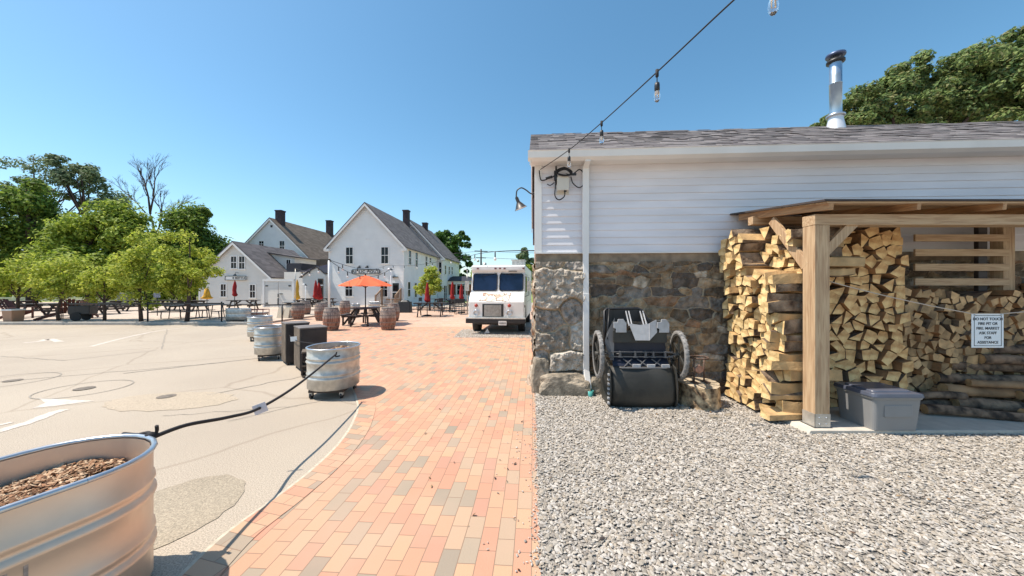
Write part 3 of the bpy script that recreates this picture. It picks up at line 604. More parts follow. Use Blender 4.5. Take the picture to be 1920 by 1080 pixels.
spd = mat('shadowed_split_wood', (.38, .20, .09), .8, var=.3, scale=6, bump=.5, bscale=25)  # log sides darkened: shade of the gaps put into the colour
endo = mat('shade_warmed_end_grain', (.72, .37, .14), .75, var=.15, scale=7, bump=.7, bscale=22, detail=8, col2=(.90, .58, .26), lo=.4, hi=.6); isl(endo, .5, 1.2)  # end grain copy; warm tone of the shaded stack put into the colour
def clip(poly, p, q):                     # keep the side of the bisector nearer p
    mx_, my_ = (p[0] + q[0]) / 2, (p[1] + q[1]) / 2; nx, ny = q[0] - p[0], q[1] - p[1]; out = []
    for i in range(len(poly)):
        a, c = poly[i], poly[(i + 1) % len(poly)]; da = (a[0] - mx_) * nx + (a[1] - my_) * ny; dc = (c[0] - mx_) * nx + (c[1] - my_) * ny
        if da <= 0: out.append(a)
        if (da < 0) != (dc < 0) and da != dc: t = da / (da - dc); out.append((a[0] + (c[0] - a[0]) * t, a[1] + (c[1] - a[1]) * t))
    return out
def area(P): return sum(P[i][0] * P[(i + 1) % len(P)][1] - P[(i + 1) % len(P)][0] * P[i][1] for i in range(len(P))) / 2
def cells(W, H, cu, cv, seed, top=None):
    W0 = W
    r = random.Random(seed); pts = []; nv = max(1, round(H / cv))
    for j in range(nv):
        nu = max(1, round(W / cu) + r.choice((-1, 0, 1))); off = r.random()
        for i in range(nu): pts.append(((i + .5 + r.uniform(-.36, .36) + (off - .5) * .5) * W / nu, (j + .5 + r.uniform(-.34, .34)) * H / nv))
    out = []
    for p in pts:
        W = W0 - r.uniform(0, .05)
        poly = [(max(-.0, p[0] - cu * 1.3), max(0, p[1] - cv * 1.3)), (min(W, p[0] + cu * 1.3), max(0, p[1] - cv * 1.3)), (min(W, p[0] + cu * 1.3), min(H, p[1] + cv * 1.3)), (max(0, p[0] - cu * 1.3), min(H, p[1] + cv * 1.3))]
        for q in pts:
            if q is not p and abs(q[0] - p[0]) < cu * 2.6 and abs(q[1] - p[1]) < cv * 2.6: poly = clip(poly, p, q)
        poly = [P for i, P in enumerate(poly) if abs(P[0] - poly[i - 1][0]) + abs(P[1] - poly[i - 1][1]) > .006]
        if len(poly) < 3: continue
        want = r.choice((3, 4, 4, 4, 5, 5))
        while len(poly) > want:
            k = min(range(len(poly)), key=lambda i: abs(area([poly[i - 1], poly[i], poly[(i + 1) % len(poly)]]))); poly.pop(k)
        cx = sum(P[0] for P in poly) / len(poly); cy = sum(P[1] for P in poly) / len(poly)
        if abs(area(poly)) < .0012: continue
        if top and cy > top(cx): continue
        s = r.uniform(.84, 1.0); out.append((cx, cy, [((P[0] - cx) * s, (P[1] - cy) * s) for P in poly]))
    return out
def log_geo(poly, L, r, round_side=True, sag=.012):
    # profile with one rounded (bark) side, four rings along the length
    n = len(poly); k = r.randrange(n); prof = []; mats = []
    for i in range(n):
        a, c = poly[i], poly[(i + 1) % n]; prof.append(a)
        if i == k and round_side:
            for t in (.33, .67):
                mx_, my_ = a[0] + (c[0] - a[0]) * t, a[1] + (c[1] - a[1]) * t; l = math.hypot(mx_, my_) or 1; prof.append((mx_ * (1 + .004 / l), my_ * (1 + .004 / l)))
            mats += [2, 2, 2]
        else: mats.append(1 if r.random() < .85 else 2)
    m_ = len(prof); V = []; F = []; MI = []; ry = [0, .3, .7, 1]
    e0 = (r.uniform(-.25, .25), r.uniform(-.25, .25)); e1 = (r.uniform(-.25, .25), r.uniform(-.25, .25)); sg = (r.uniform(-sag, sag), r.uniform(-sag, sag))
    for j, t in enumerate(ry):
        for q in prof:
            jx, jy = (r.uniform(-.004, .004), r.uniform(-.004, .004)) if 0 < j < 3 else (0, 0)
            o_ = (q[0] * e0[0] + q[1] * e0[1]) if j == 0 else ((q[0] * e1[0] + q[1] * e1[1]) if j == 3 else 0); bow = math.sin(t * math.pi)
            V.append((q[0] + jx + sg[0] * bow, t * L + o_ * .5, q[1] + jy + sg[1] * bow))
    for j in range(3):
        for i in range(m_): F.append([j * m_ + i, j * m_ + (i + 1) % m_, (j + 1) * m_ + (i + 1) % m_, (j + 1) * m_ + i]); MI.append(mats[i])
    F.append(list(range(m_))[::-1]); F.append([3 * m_ + i for i in range(m_)]); MI += [0, 0]
    return V, F, MI
def log_obj(V, F, MI, loc, rot, mats):
    me = bpy.data.meshes.new('firewood_log'); me.from_pydata(V, [], F)
    for m in mats: me.materials.append(m)
    me.polygons.foreach_set('material_index', MI); bm = bmesh.new(); bm.from_mesh(me); bmesh.ops.recalc_face_normals(bm, faces=bm.faces); bm.to_mesh(me); bm.free()
    o = bpy.data.objects.new('firewood_log', me); COL.objects.link(o); o.location = loc; o.rotation_euler = rot; return o
SHAPE = {3: 'wedge-shaped', 4: 'four-sided', 5: 'blocky'}
rl = random.Random(4)
# stack at the sunny end of the shed: ends face left
Z0 = .05
for (cx, cy, poly) in cells(1.06, 2.36, .135, .110, 31, top=lambda u: 2.30 - .05 * math.sin(u * 9)):
    far = cx < 0.0
    L = rl.uniform(.50, .62); V, F, MI = log_geo(poly, L, rl, sag=.03 if cx > .86 else .012)
    # profile u runs along world Y, length along world X
    z = Z0 + cy; front = cx > .86; back_x = .34 if (cx > .48 and cy > 1.72) else 0; L = L - back_x * .4
    o = log_obj(V, F, MI, (3.12 + rl.uniform(-.06, .07) + .05 * math.sin(cy * 2.2) + (0.0 if not front else rl.uniform(-.10, .05)) + back_x, 5.15 - cx + (rl.uniform(-.05, .02) if front else 0), z), (0, 0, 0), (endg, spl, bark))
    o.rotation_euler = (0, 0, R(-90) + rl.uniform(-.07, .07) * (2.2 if front else 1))
    # after the turn the profile u axis points to -Y, length to +X
    row = 'top' if cy > 1.75 else 'upper' if cy > 1.2 else 'middle' if cy > .6 else 'lower'
    col = 'by the front post' if cx > .75 else 'midway' if cx > .35 else 'wall side'
    tag(o, 'pale %s split log, %s rows of the sunlit end stack, %s' % (SHAPE[len(poly)], row, col), 'firewood log', 'split logs in the sunlit end stack of the shed')
n_left = sum(1 for o in COL.objects if o.name.startswith('firewood_log'))
# tall stack behind the post: ends face the yard
def facing(W, H, cu, cv, seed, x0, y0, top, desc, grp, Lr=(.36, .44), limit=999, ms=(endo, spd, bark), jy=.06):
    C = cells(W, H, cu, cv, seed, top); C.sort(key=lambda c: -abs(area(c[2]))); ind = C[:limit]; rest = C[limit:]
    for (cx, cy, poly) in ind:
        V, F, MI = log_geo(poly, rl.uniform(*Lr), rl); o = log_obj(V, F, MI, (x0 + cx, y0 + rl.uniform(-jy, jy), Z0 + cy), (0, 0, rl.uniform(-.05, .05)), ms)
        row = 'top' if cy > H * .78 else 'upper' if cy > H * .5 else 'middle' if cy > H * .25 else 'lowest'; col = 'left' if cx < W / 3 else 'centre' if cx < W * 2 / 3 else 'right'
        tag(o, '%s split log, %s rows, %s of %s' % (SHAPE[len(poly)], row, col, desc), 'firewood log', grp)
    if rest:
        VV = []; FF = []; MM = []
        for (cx, cy, poly) in rest:
            V, F, MI = log_geo(poly, .4, rl); o_ = len(VV); dy = rl.uniform(-jy, jy); VV += [(v[0] + x0 + cx, v[1] + y0 + dy, v[2] + Z0 + cy) for v in V]; FF += [[i + o_ for i in f] for f in F]; MM += MI
        tag(log_obj(VV, FF, MM, (0, 0, 0), (0, 0, 0), ms), 'smaller split logs filling the gaps of the low shaded firewood stack', 'firewood', kind='stuff').name = 'small_firewood'
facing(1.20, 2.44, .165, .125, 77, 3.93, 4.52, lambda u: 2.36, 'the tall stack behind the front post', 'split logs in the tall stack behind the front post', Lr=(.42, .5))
n_tall = sum(1 for o in COL.objects if o.name.startswith('firewood_log')) - n_left
LIM = 296 - n_left - n_tall
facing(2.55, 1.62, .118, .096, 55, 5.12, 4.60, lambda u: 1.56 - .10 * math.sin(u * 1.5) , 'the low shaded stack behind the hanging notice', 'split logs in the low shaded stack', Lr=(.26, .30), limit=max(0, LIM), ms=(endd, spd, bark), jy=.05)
print('LOGS', n_left, n_tall, LIM)
# dark long logs heaped on the slab
longs = [((5.05, 4.28, .12), (6.1, 4.02, .10), .055, 1), ((5.6, 4.42, .14), (7.0, 4.2, .13), .07, 1), ((5.55, 4.5, .29), (6.9, 4.30, .28), .065, 0), ((5.6, 4.62, .42), (7.1, 4.42, .40), .07, 1), ((5.75, 4.40, .42), (6.7, 4.12, .40), .05, 0),
         ((5.8, 4.66, .58), (7.2, 4.5, .55), .07, 1), ((6.1, 4.55, .68), (7.3, 4.35, .64), .06, 1), ((6.0, 4.10, .12), (7.0, 3.96, .10), .06, 1), ((6.25, 4.30, .27), (7.3, 4.06, .24), .06, 1), ((4.95, 4.45, .11), (5.6, 4.5, .11), .055, 1),
         ((5.0, 4.52, .22), (5.7, 4.40, .24), .045, 1), ((6.3, 4.62, .80), (7.4, 4.5, .78), .06, 1), ((4.75, 4.5, .10), (5.3, 4.36, .10), .04, 0)]
dk = mat('dark_bark', (.09, .06, .045), .95, var=.5, scale=8, bump=.9, bscale=20, col2=(.22, .14, .09)); tan = mat('barkless_wood', (.32, .19, .10), .8, var=.4, scale=4, bump=.4, bscale=20)
for i, (p, q, r_, d) in enumerate(longs):
    n = 9; rr = random.Random(i); b = MB(); P = Vector(p); Q = Vector(q); D_ = Q - P; pts = [P + D_ * t + Vector((0, 0, .012 * math.sin(t * 6 + i))) for t in (0, .2, .4, .6, .8, 1)]
    b.mi = 0; b.tube(pts, [r_ * rr.uniform(.88, 1.12) for _ in pts], n, cap=False); b.mi = 1; N = len(pts); b.f.append([k for k in range(n)][::-1]); b.f.append([(N - 1) * n + k for k in range(n)]); b.m += [1, 1]; b.sm += [False] * 2
    lab = ['long log lying at the slab edge beside the grey bin', 'long dark bark log low in the heap before the stack', 'long pale log with no bark in the middle of the heap', 'long dark log in the heap under the notice', 'thin pale split piece lying across the dark logs', 'dark bark log high in the heap near the right edge', 'dark bark log on the upper right of the heap', 'dark log lying lowest at the right end of the slab', 'dark log second from the ground at the right of the heap', 'short dark log on the slab just behind the grey bin', 'short thin log lying on another behind the grey bin', 'topmost dark log of the heap under the notice', 'thin pale stick on the slab tight behind the grey bin'][i]
    tag(b.build('long_log', [dk if d else tan, endd]), lab, 'log', 'long logs heaped on the shed slab')

# grey storage bin
tm = mat('grey_plastic', (.25, .25, .25), .45, var=.04, scale=4, bump=.1, bscale=200)
tt_ = thing('storage_tote', 'grey plastic storage tote with its lid on, on the slab before the log stack', 'tote', (4.17, 4.00, .05), 0)
b = MB(); b.v = []
def taper(b, w0, d0, w1, d1, z0, z1, rc=.04, n=5):
    def loop(w, d, z):
        out = []
        for cx, cy, a0 in ((w / 2 - rc, d / 2 - rc, 0), (-w / 2 + rc, d / 2 - rc, 90), (-w / 2 + rc, -d / 2 + rc, 180), (w / 2 - rc, -d / 2 + rc, 270)):
            for k in range(n): a = R(a0 + 90 * k / (n - 1)); out.append((cx + rc * math.cos(a), cy + rc * math.sin(a), z))
        return out
    A_, B_ = loop(w0, d0, z0), loop(w1, d1, z1); m_ = len(A_); b.add(A_ + B_, [[i, (i + 1) % m_, m_ + (i + 1) % m_, m_ + i] for i in range(m_)] + [list(range(m_))[::-1], [m_ + i for i in range(m_)]])
b = MB(); taper(b, .48, .42, .525, .47, 0, .36); b.box((0, -.225, .22), (.30, .02, .13)); b.build('body', tm, tt_, bevel=.004)
b = MB(); taper(b, .55, .49, .56, .50, .345, .37, .05); b.build('rim', tm, tt_, bevel=.004)
lidm = mat('blue_grey_lid', (.085, .095, .13), .35, var=.05); b = MB(); taper(b, .575, .515, .56, .50, .371, .41, .055); taper(b, .44, .36, .42, .34, .4105, .425, .04); b.build('lid', lidm, tt_, bevel=.004)

# hanging notice on a cord across the shed front
cord = mat('pale_cord', (.55, .45, .36), .8)
p0 = Vector((3.50, 3.98, 1.62)); p1 = Vector((4.98, 3.93, 1.29)); p2 = Vector((5.36, 3.93, 1.29)); p3 = Vector((6.6, 4.0, 1.62))
def sagline(a, c, s, n=10): return [a.lerp(c, i / n) - Vector((0, 0, s * 4 * (i / n) * (1 - i / n))) for i in range(n + 1)]
b = MB(); b.tube(sagline(A(1556, 528, 4.0), A(1822, 588, 3.90), .02), .006, 6); b.tube([A(1822, 588, 3.90), A(1882, 588, 3.90)], .005, 6); b.tube(sagline(A(1882, 588, 3.90), A(2080, 560, 4.0), .02), .006, 6)
tag(b.build('cord', cord), 'pale cord strung across the front of the wood shed holding the notice', 'cord')
def text(s, size, loc, rot, m, parent, name='lettering', align='CENTER', ext=.0015, space=1.0):
    c = bpy.data.curves.new(name, 'FONT'); c.body = s; c.size = size; c.extrude = ext; c.align_x = align; c.align_y = 'CENTER'; c.space_character = space; c.offset = size * .012
    o = bpy.data.objects.new(name, c); COL.objects.link(o); dg = bpy.context.evaluated_depsgraph_get(); me = bpy.data.meshes.new_from_object(o.evaluated_get(dg)); bpy.data.objects.remove(o); me.materials.clear(); me.materials.append(m)
    o = bpy.data.objects.new(name, me); COL.objects.link(o); o.location = loc; o.rotation_euler = rot; o.parent = parent; return o
nc = A(1852, 620, 3.9)
no = thing('hanging_notice', 'small white printed notice hanging from the cord before the shaded logs', 'sign', nc, 0)
sw, shh = 60 / FP * 3.9, 64 / FP * 3.9
b = MB(); b.b2((-sw / 2, 0, -shh / 2), (sw / 2, .006, shh / 2)); b.build('board', mat('laminated_paper', (.80, .82, .83), .4), no, bevel=.002)
ink = mat('print_ink', (.03, .03, .035), .6)
b = MB()
for (x0, z0, x1, z1) in [(-1, 1, 1, .965), (-1, -.965, 1, -1), (-1, 1, -.965, -1), (.965, 1, 1, -1)]: b.b2((x0 * sw * .43, -.0015, z0 * shh * .45), (x1 * sw * .43, -.0005, z1 * shh * .45))
b.build('printed_border', ink, no)
for i, s in enumerate(['DO NOT TOUCH', 'FIRE PIT OR', 'FIRE. MARKET', 'ASK STAFF', 'FOR', 'ASSISTANCE']): text(s, .042, (0, -.002, shh * (.34 - .137 * i)), (R(90), 0, 0), ink, no, 'printed_line', ext=.0006)
for sx_ in (-1, 1): b = MB(); b.lathe([(.006, 0), (.011, 0), (.011, .003), (.006, .003)], 10); o = b.build('eyelet', M['galvrim'], no); o.rotation_euler = (R(90), 0, 0); o.location = (sx_ * sw * .42, 0, shh * .46)

# ---------------------------------------------------------------- upturned poly cart leaning on the stone wall
cartm = mat('black_poly', (.034, .032, .027), .6, var=.35, scale=2.5, bump=.12, bscale=25); greyp = mat('sunlight_painted_poly', (.38, .38, .39), .5, var=.12, scale=10)  # pale grey poly: sunlight on black ribs and flanges put into the colour
navy = mat('dark_blue_poly', (.008, .011, .025), .5); dgrey = mat('dark_grey_poly', (.10, .10, .105), .5)
ct = thing('yard_cart', 'black plastic two wheeled yard cart tipped on end against the stone wall', 'cart', (B(1.40, -.62).x + .0, B(1.40, -.62).y, 0), -.03)
# local: x right, -y to the yard, z up. tub bottom shell
W2 = .44
prof = [(-.02, .0), (-.13, .02), (-.185, .12), (-.20, .28), (-.175, .42), (-.14, .53), (-.10, .555)]
b = MB(); nn_ = 13; o0 = 0
for j, (y, z) in enumerate(prof):
    for i in range(nn_):
        t = i / (nn_ - 1) * 2 - 1; b.v.append((t * (W2 - .02 * (z > .45)), y + .06 * abs(t) ** 5 + .01 * math.sin(t * 4 + z * 5), z + (.02 * abs(t) ** 6 if j == 0 else 0)))
        if j and i: k = j * nn_ + i; b.f.append([k - nn_ - 1, k - nn_, k, k - 1]); b.m.append(0); b.sm.append(True)
o = b.build('tub_front', cartm, ct); sd = o.modifiers.new('thick', 'SOLIDIFY'); sd.thickness = .012
b = MB()
for s in (-1, 1):
    side = [(-.02, .0), (-.13, .02), (-.185, .12), (-.20, .28), (-.175, .42), (-.14, .54), (.10, .62), (.30, 1.05), (.40, 1.05), (.40, .25), (.30, .0)]
    T = Matrix.Translation((s * (W2 - .008), 0, 0)) @ Matrix.Rotation(R(90), 4, 'Z'); b.prism([(-p[0] * -1, p[1]) for p in side], -.008, .008, T)
b.build('tub_side', cartm, ct, bevel=.005)
for s in (-1,):
    b = MB()
    for k in range(7): b.box((s * (W2 + .012), -.14 + .028 * 0, .08 + k * .062), (.022, .05, .024))
    b.build('ribbing', greyp, ct)
# upper deck (tub floor, dark blue hollow) with axle
b = MB(); b.add([(-W2 + .06, -.10, .53), (W2 - .06, -.10, .53), (W2 - .07, .02, .66), (-W2 + .07, .02, .66)], [(0, 1, 2, 3)]); b.add([(-W2 + .07, .02, .66), (W2 - .07, .02, .66), (W2 - .09, .02, .86), (-W2 + .09, .02, .86)], [(0, 1, 2, 3)]); b.build('tub_floor', navy, ct)
b = MB(); b.tube([(-.30, -.12, .545), (-.28, -.135, .54), (.3, -.135, .54), (.34, -.12, .545)], .012, 8)
for k in range(3):
    x = -.17 + k * .19
    b.bar((x - .07, -.11, .545), (x + .06, -.03, .64), .012, .016); b.bar((x + .07, -.11, .545), (x - .06, -.03, .64), .012, .016); rb3 = MB(); rb3.box((x + .095, -.115, .565), (.10, .03, .04)); rb3.build('sunlit_ledge', greyp, ct)
b.build('floor_ribs', dgrey, ct, bevel=.003)
b = MB(); b.tube([(-.55, .0, .70), (.55, .0, .70)], .013, 10); b.build('axle', M['black'], ct)
b = MB(); b.b2((-.43, -.05, .665), (.43, -.035, .678)); b.b2((-.43, -.05, .73), (.43, -.035, .742))
for x in (-.27, -.07, .07, .17, .33): b.b2((x - .012, -.055, .66), (x + .012, .0, .745)); b.b2((x - .03, -.057, .66), (x + .03, -.045, .675))
b.bar((.33, -.04, .742), (.50, -.02, .705), .012, .015); b.bar((.33, -.04, .665), (.50, -.02, .70), .012, .015); b.build('axle_bracket', dgrey, ct, bevel=.002)
# front panel of the upper tub with stepped flanges painted as sunlit
b = MB(); b.b2((-.36, -.03, .86), (.36, -.005, 1.02)); b.b2((-.33, .01, 1.02), (-.21, .04, 1.14)); b.b2((.22, .01, 1.02), (.37, .04, 1.15)); b.build('upper_panel', cartm, ct, bevel=.004)
for x0, x1 in ((-.36, -.19), (.22, .38)):
    b = MB()
    pts = [(x0 + .03, 1.00), (x1, 1.00), (x1, 1.12), (x1 - .04, 1.18), (x0 + .06, 1.18), (x0 + .05, 1.14), (x0, 1.14), (x0, 1.06), (x0 + .03, 1.05)]; b.prism(pts, -.055, -.035)
    b.build('corner_flange', greyp, ct, bevel=.003)
b = MB(); P_ = [(-.14, -.05, 1.11), (.16, -.05, 1.11), (.09, -.10, .90), (-.08, -.10, .90)]
b.add([(-.15, -.03, 1.12), (.0, -.035, 1.10), (.0, -.085, .90), (-.08, -.09, .90)], [(0, 1, 2, 3)]); b.add([(.0, -.035, 1.10), (.12, -.03, 1.12), (.10, -.09, .90), (.0, -.085, .90)], [(0, 1, 2, 3)]); b.add([(.12, -.03, 1.12), (.22, -.01, 1.17), (.22, -.03, 1.0), (.10, -.09, .90)], [(0, 1, 2, 3)])
o = b.build('centre_scoop', greyp, ct); sd = o.modifiers.new('thick', 'SOLIDIFY'); sd.thickness = .01
b = MB(); b.tube([(-.45, .08, .80), (-.42, .24, 1.27), (-.38, .26, 1.30), (.06, .26, 1.31), (.12, .25, 1.28), (.20, .05, 1.05)], .018, 8); b.b2((-.42, .255, 1.12), (.12, .27, 1.30)); b.b2((-.40, .20, .9), (-.32, .215, 1.28)); b.tube([(-.43, .02, .9), (-.36, .2, 1.3)], .010, 8); b.build('handle', M['black'], ct)
b = MB()
for x in (-.13, -.09, .07, .11): b.bar((x, .03, 1.08), (x + .01, .22, 1.27), .014, .014)
b.build('handle_strut', greyp, ct)
b = MB(); b.add([(-.40, -.02, .62), (-.36, -.04, .62), (-.31, .10, 1.18), (-.43, .05, .98), (-.47, .0, .86)], [(0, 1, 2, 3, 4)]); o = b.build('side_gusset', dgrey, ct); sd = o.modifiers.new('thick', 'SOLIDIFY'); sd.thickness = .01
def wheel(x, yaw):
    rt = MB(); n = 40
    for k in range(n):
        a = 6.2832 * k / n
    rt.lathe([(.275, -.026), (.30, -.028), (.314, -.022), (.32, 0), (.314, .022), (.30, .028), (.275, .026), (.272, 0), (.275, -.026)], 48)
    rt.smooth = False
    for k in range(56):
        a = 6.2832 * k / 56
        rt.box((.317 * math.cos(a), .317 * math.sin(a), .012 * (1 if k % 2 else -1)), (.010, .018, .022), Matrix.Rotation(a, 4, 'Z'))
    tyre = rt.build('wheel', mat('sunlight_painted_tyre', (.22, .21, .20), .9, var=.2, scale=12), ct); tyre.rotation_euler = (0, R(90), yaw); tyre.location = (x, 0, .70)  # tread rubber greyed: sunlight put into its colour
    s = MB(); s.lathe([(.25, -.02), (.267, -.02), (.267, .02), (.25, .02), (.25, -.02)], 40); s.lathe([(0, -.04), (.035, -.04), (.035, .04), (0, .04)], 16)
    for k in range(6): a = 1.0472 * k; s.bar((.03 * math.cos(a), .03 * math.sin(a), 0), (.252 * math.cos(a), .252 * math.sin(a), 0), .03, .012)
    s.build('rim', cartm, tyre)
wheel(-.56, R(-2)); wheel(.53, R(-5))

# chopping stump with kindling splitter
sp_ = G(1326, 768); stm = thing('stump', 'sawn log stump standing in the gravel beside the upturned cart', 'stump', (sp_.x, sp_.y + .20, 0), .3)
b = MB(); n = 26; rr = random.Random(8)
lay = [(0, .29), (.05, .275), (.16, .262), (.28, .262), (.305, .262)]
for j, (z, r_) in enumerate(lay):
    for k in range(n): a = 6.2832 * k / n; q = r_ * (1 + .06 * math.sin(3 * a + 1) + .03 * math.sin(11 * a) + .02 * rr.uniform(-1, 1)); b.v.append((q * math.cos(a), q * math.sin(a), z + (.015 * math.sin(a) if j > 2 else 0)))
    if j:
        for k in range(n): b.f.append([(j - 1) * n + k, (j - 1) * n + (k + 1) % n, j * n + (k + 1) % n, j * n + k]); b.m.append(0); b.sm.append(True)
b.build('stump_bark', mat('stump_bark', (.15, .09, .05), .95, var=.5, scale=11, col2=(.48, .34, .20), bump=1, bscale=18), stm)
b2_ = MB(); b2_.sheet([(v[0], v[1]) for v in b.v[-n:]], 0); b2_.v = [(v[0], v[1], v[2] + .0) for v in b.v[-n:]]; b2_.build('cut_face', mat('grey_cut_face', (.42, .34, .24), .85, var=.3, scale=10, bump=.5, bscale=50), stm)
ks = thing('kindling_splitter', 'rusty iron kindling splitter with a ring top standing on the stump', 'kindling splitter', (sp_.x + .0, sp_.y + .20, .312), .15)
rust = mat('rusty_iron', (.13, .085, .065), .7, .4, var=.4, scale=18, bump=.4, bscale=60)
b = MB(); n = 28; pts = [(.115 * math.cos(6.2832 * k / n), .115 * math.sin(6.2832 * k / n), .335) for k in range(n + 1)]; b.tube(pts, .012, 8, cap=False); b.build('ring', rust, ks)
for s in (-1, 1): b = MB(); b.tube([(s * .075, 0, 0.0), (s * .075, 0, .33)], .011, 8); b.box((s * .085, -.02, .006), (.06, .12, .012)); b.build('leg', rust, ks)
b = MB(); b.prism([(-.062, .15), (0, .11), (.062, .15), (.062, .19), (0, .235), (-.062, .19)], -.012, .012); b.build('blade', mat('red_rust', (.38, .22, .17), .6, .3, var=.3, scale=20), ks, bevel=.004)
for i, (px, py, s) in enumerate([(1283, 768, .045), (1340, 785, .05), (1365, 782, .035), (1300, 790, .03), (1358, 770, .04)]):
    g_ = G(px, py); tag(rock('loose_stone', (g_.x, g_.y, .02), (s * 1.3, s, s * .6), 20 + i, rk), ['pale stone lying between the cart and the stump', 'dark stone in the shadow in front of the stump', 'stone at the right foot of the stump', 'small stone nearest the camera before the stump', 'stone tucked against the stump and log stack'][i], 'stone', 'loose stones round the stump')
jar = B(1.96, -.12); b = MB(); b.lathe([(0, 0), (.05, 0), (.055, .05), (.04, .10), (.03, .12)], 14, (jar.x, jar.y, .05)); b.lathe([(0, 0), (.09, 0), (.08, .05), (0, .055)], 10, (jar.x, jar.y, 0)); tag(b.build('pale_jar', mat('pale_glaze', (.6, .57, .52), .4)), 'small pale jar on a flat stone behind the cart wheel', 'jar')

# ---------------------------------------------------------------- electrical box, cables, gooseneck lamp
eb = thing('transformer_box', 'beige outdoor transformer box with coiled black cables under the eave', 'electrical box', B(.40, -.0, 3.20), -TH)
b = MB(); b.prism([(-.07, -.11), (.09, -.11), (.10, -.09), (.10, .08), (.06, .13), (-.05, .13), (-.08, .08), (-.08, -.09)], -.13, -.02); b.b2((-.09, -.02, -.15), (.11, -.014, -.10)); b.build('case', mat('beige_case', (.62, .58, .50), .5), eb, bevel=.006)
def cab(pts, r=.009, name='cable', par=eb):
    b = MB(); b.tube(smooth_line([Vector(p) for p in pts], 5), r, 6); return b.build(name, M['rope'], par)
cab([(-.10, -.06, .20), (-.10, -.07, .0), (-.11, -.08, -.18), (-.05, -.09, -.25), (.03, -.09, -.2), (.04, -.08, -.12)])
cab([(.05, -.1, .14), (.15, -.11, .13), (.26, -.11, .20), (.33, -.1, .12), (.32, -.1, -.02), (.25, -.1, -.07), (.16, -.1, .0), (.13, -.1, .1)])
cab([(-.12, -.08, .12), (-.05, -.16, .17), (.05, -.16, .19), (.13, -.15, .12), (.0, -.16, .10), (-.1, -.16, .16), (.02, -.15, .22), (.14, -.14, .16), (.08, -.16, .10), (-.06, -.15, .12)], .013)
cab([(-.35, -.05, .22), (-.33, -.06, .08), (-.28, -.07, .06), (-.20, -.07, .09), (-.1, -.08, .12)]); cab([(-.12, -.08, .02), (-.18, -.07, -.02), (-.23, -.07, .0)], .007)
b = MB(); b.tube([(-.25, -.07, .085), (-.15, -.08, .11)], .02, 8); b.tube([(-.09, -.04, .0), (-.09, -.04, .28)], .012, 8); b.box((-.10, -.09, .12), (.05, .05, .14)); b.box((.045, -.09, -.11), (.04, .04, .04)); b.box((.16, -.11, .13), (.10, .03, .03)); b.build('plug', M['black'], eb)
gl = thing('gooseneck_lamp', 'black gooseneck wall lamp arching out from the sunny end wall', 'lamp', B(0, .35, 3.17), -TH)
b = MB(); b.tube(smooth_line([Vector(p) for p in [(0, 0, 0), (-.08, 0, .0), (-.16, 0, .06), (-.24, 0, .10), (-.31, 0, .06), (-.325, 0, -.02), (-.325, 0, -.09)]], 5), .011, 8); b.lathe([(.0, 0), (.05, 0), (.05, .012), (0, .012)], 14); b.build('arm', M['black'], gl)
b = MB(); b.lathe([(.02, .0), (.028, -.02), (.03, -.09), (.045, -.11), (.10, -.20), (.115, -.205)], 24); o = b.build('shade', M['black'], gl); o.location = (-.325, 0, -.05); o.rotation_euler = (R(8), R(-22), 0)
b = MB(); b.lathe([(.0, -.105), (.04, -.115), (.098, -.202)], 24); i_ = b.build('shade_lining', M['trim'], o)

# ---------------------------------------------------------------- string lights
def bulb_at(p, i, label, drop=.10, sc_=1.0, glass=True, grp='bulbs on the overhead string'):
    t = thing('string_bulb', label, 'light bulb', p, 0, grp)
    b = MB(); b.tube([(0, 0, .012), (0, 0, -drop)], .004 * sc_, 6); b.lathe([(0, .02), (.014, .018), (.014, -.035), (.006, -.045)], 8); b.build('hanger', M['rope'], t)
    b = MB(); b.lathe([(0, 0), (.018, 0), (.021, -.02), (.021, -.058), (.017, -.062)], 12, (0, 0, -drop)); b.build('socket', M['black'], t)
    b = MB(); b.lathe([(.014, 0), (.022, -.025), (.026, -.05), (.022, -.078), (.010, -.094), (0, -.097)], 16, (0, 0, -drop - .06)); b.build('glass_bulb', M['lamp_glass'], t)
    b = MB(); b.tube([(-.005, 0, -drop - .065), (-.007, 0, -drop - .12), (.007, 0, -drop - .12), (.005, 0, -drop - .065)], .0025, 5); b.build('filament', mat('filament', (.7, .5, .3), .4), t)
    if sc_ != 1: t.scale = (sc_,) * 3
    return t
S0 = A(1013, 318, 5.12); pts = [S0, A(1067, 281, 4.75), A(1128, 230, 3.95), A(1232, 135, 2.85), A(1376, 0, 2.15), A(1450, -60, 1.9), A(1700, -300, 1.4)]
b = MB(); b.tube(smooth_line(pts, 8), .0055, 6); tag(b.build('light_string_cable', M['rope']), 'black overhead light cable rising from the building corner over the roof', 'cable')
for i, (p, l) in enumerate(zip(pts[1:4] + [pts[5]], ['clear string bulb against the fascia board, nearest the building corner', 'clear string bulb hanging before the grey shingle roof', 'clear string bulb hanging against open blue sky', 'clear string bulb cut by the top edge of the photo'])):
    bulb_at(p, i, l, drop=.09 if i < 3 else .10)
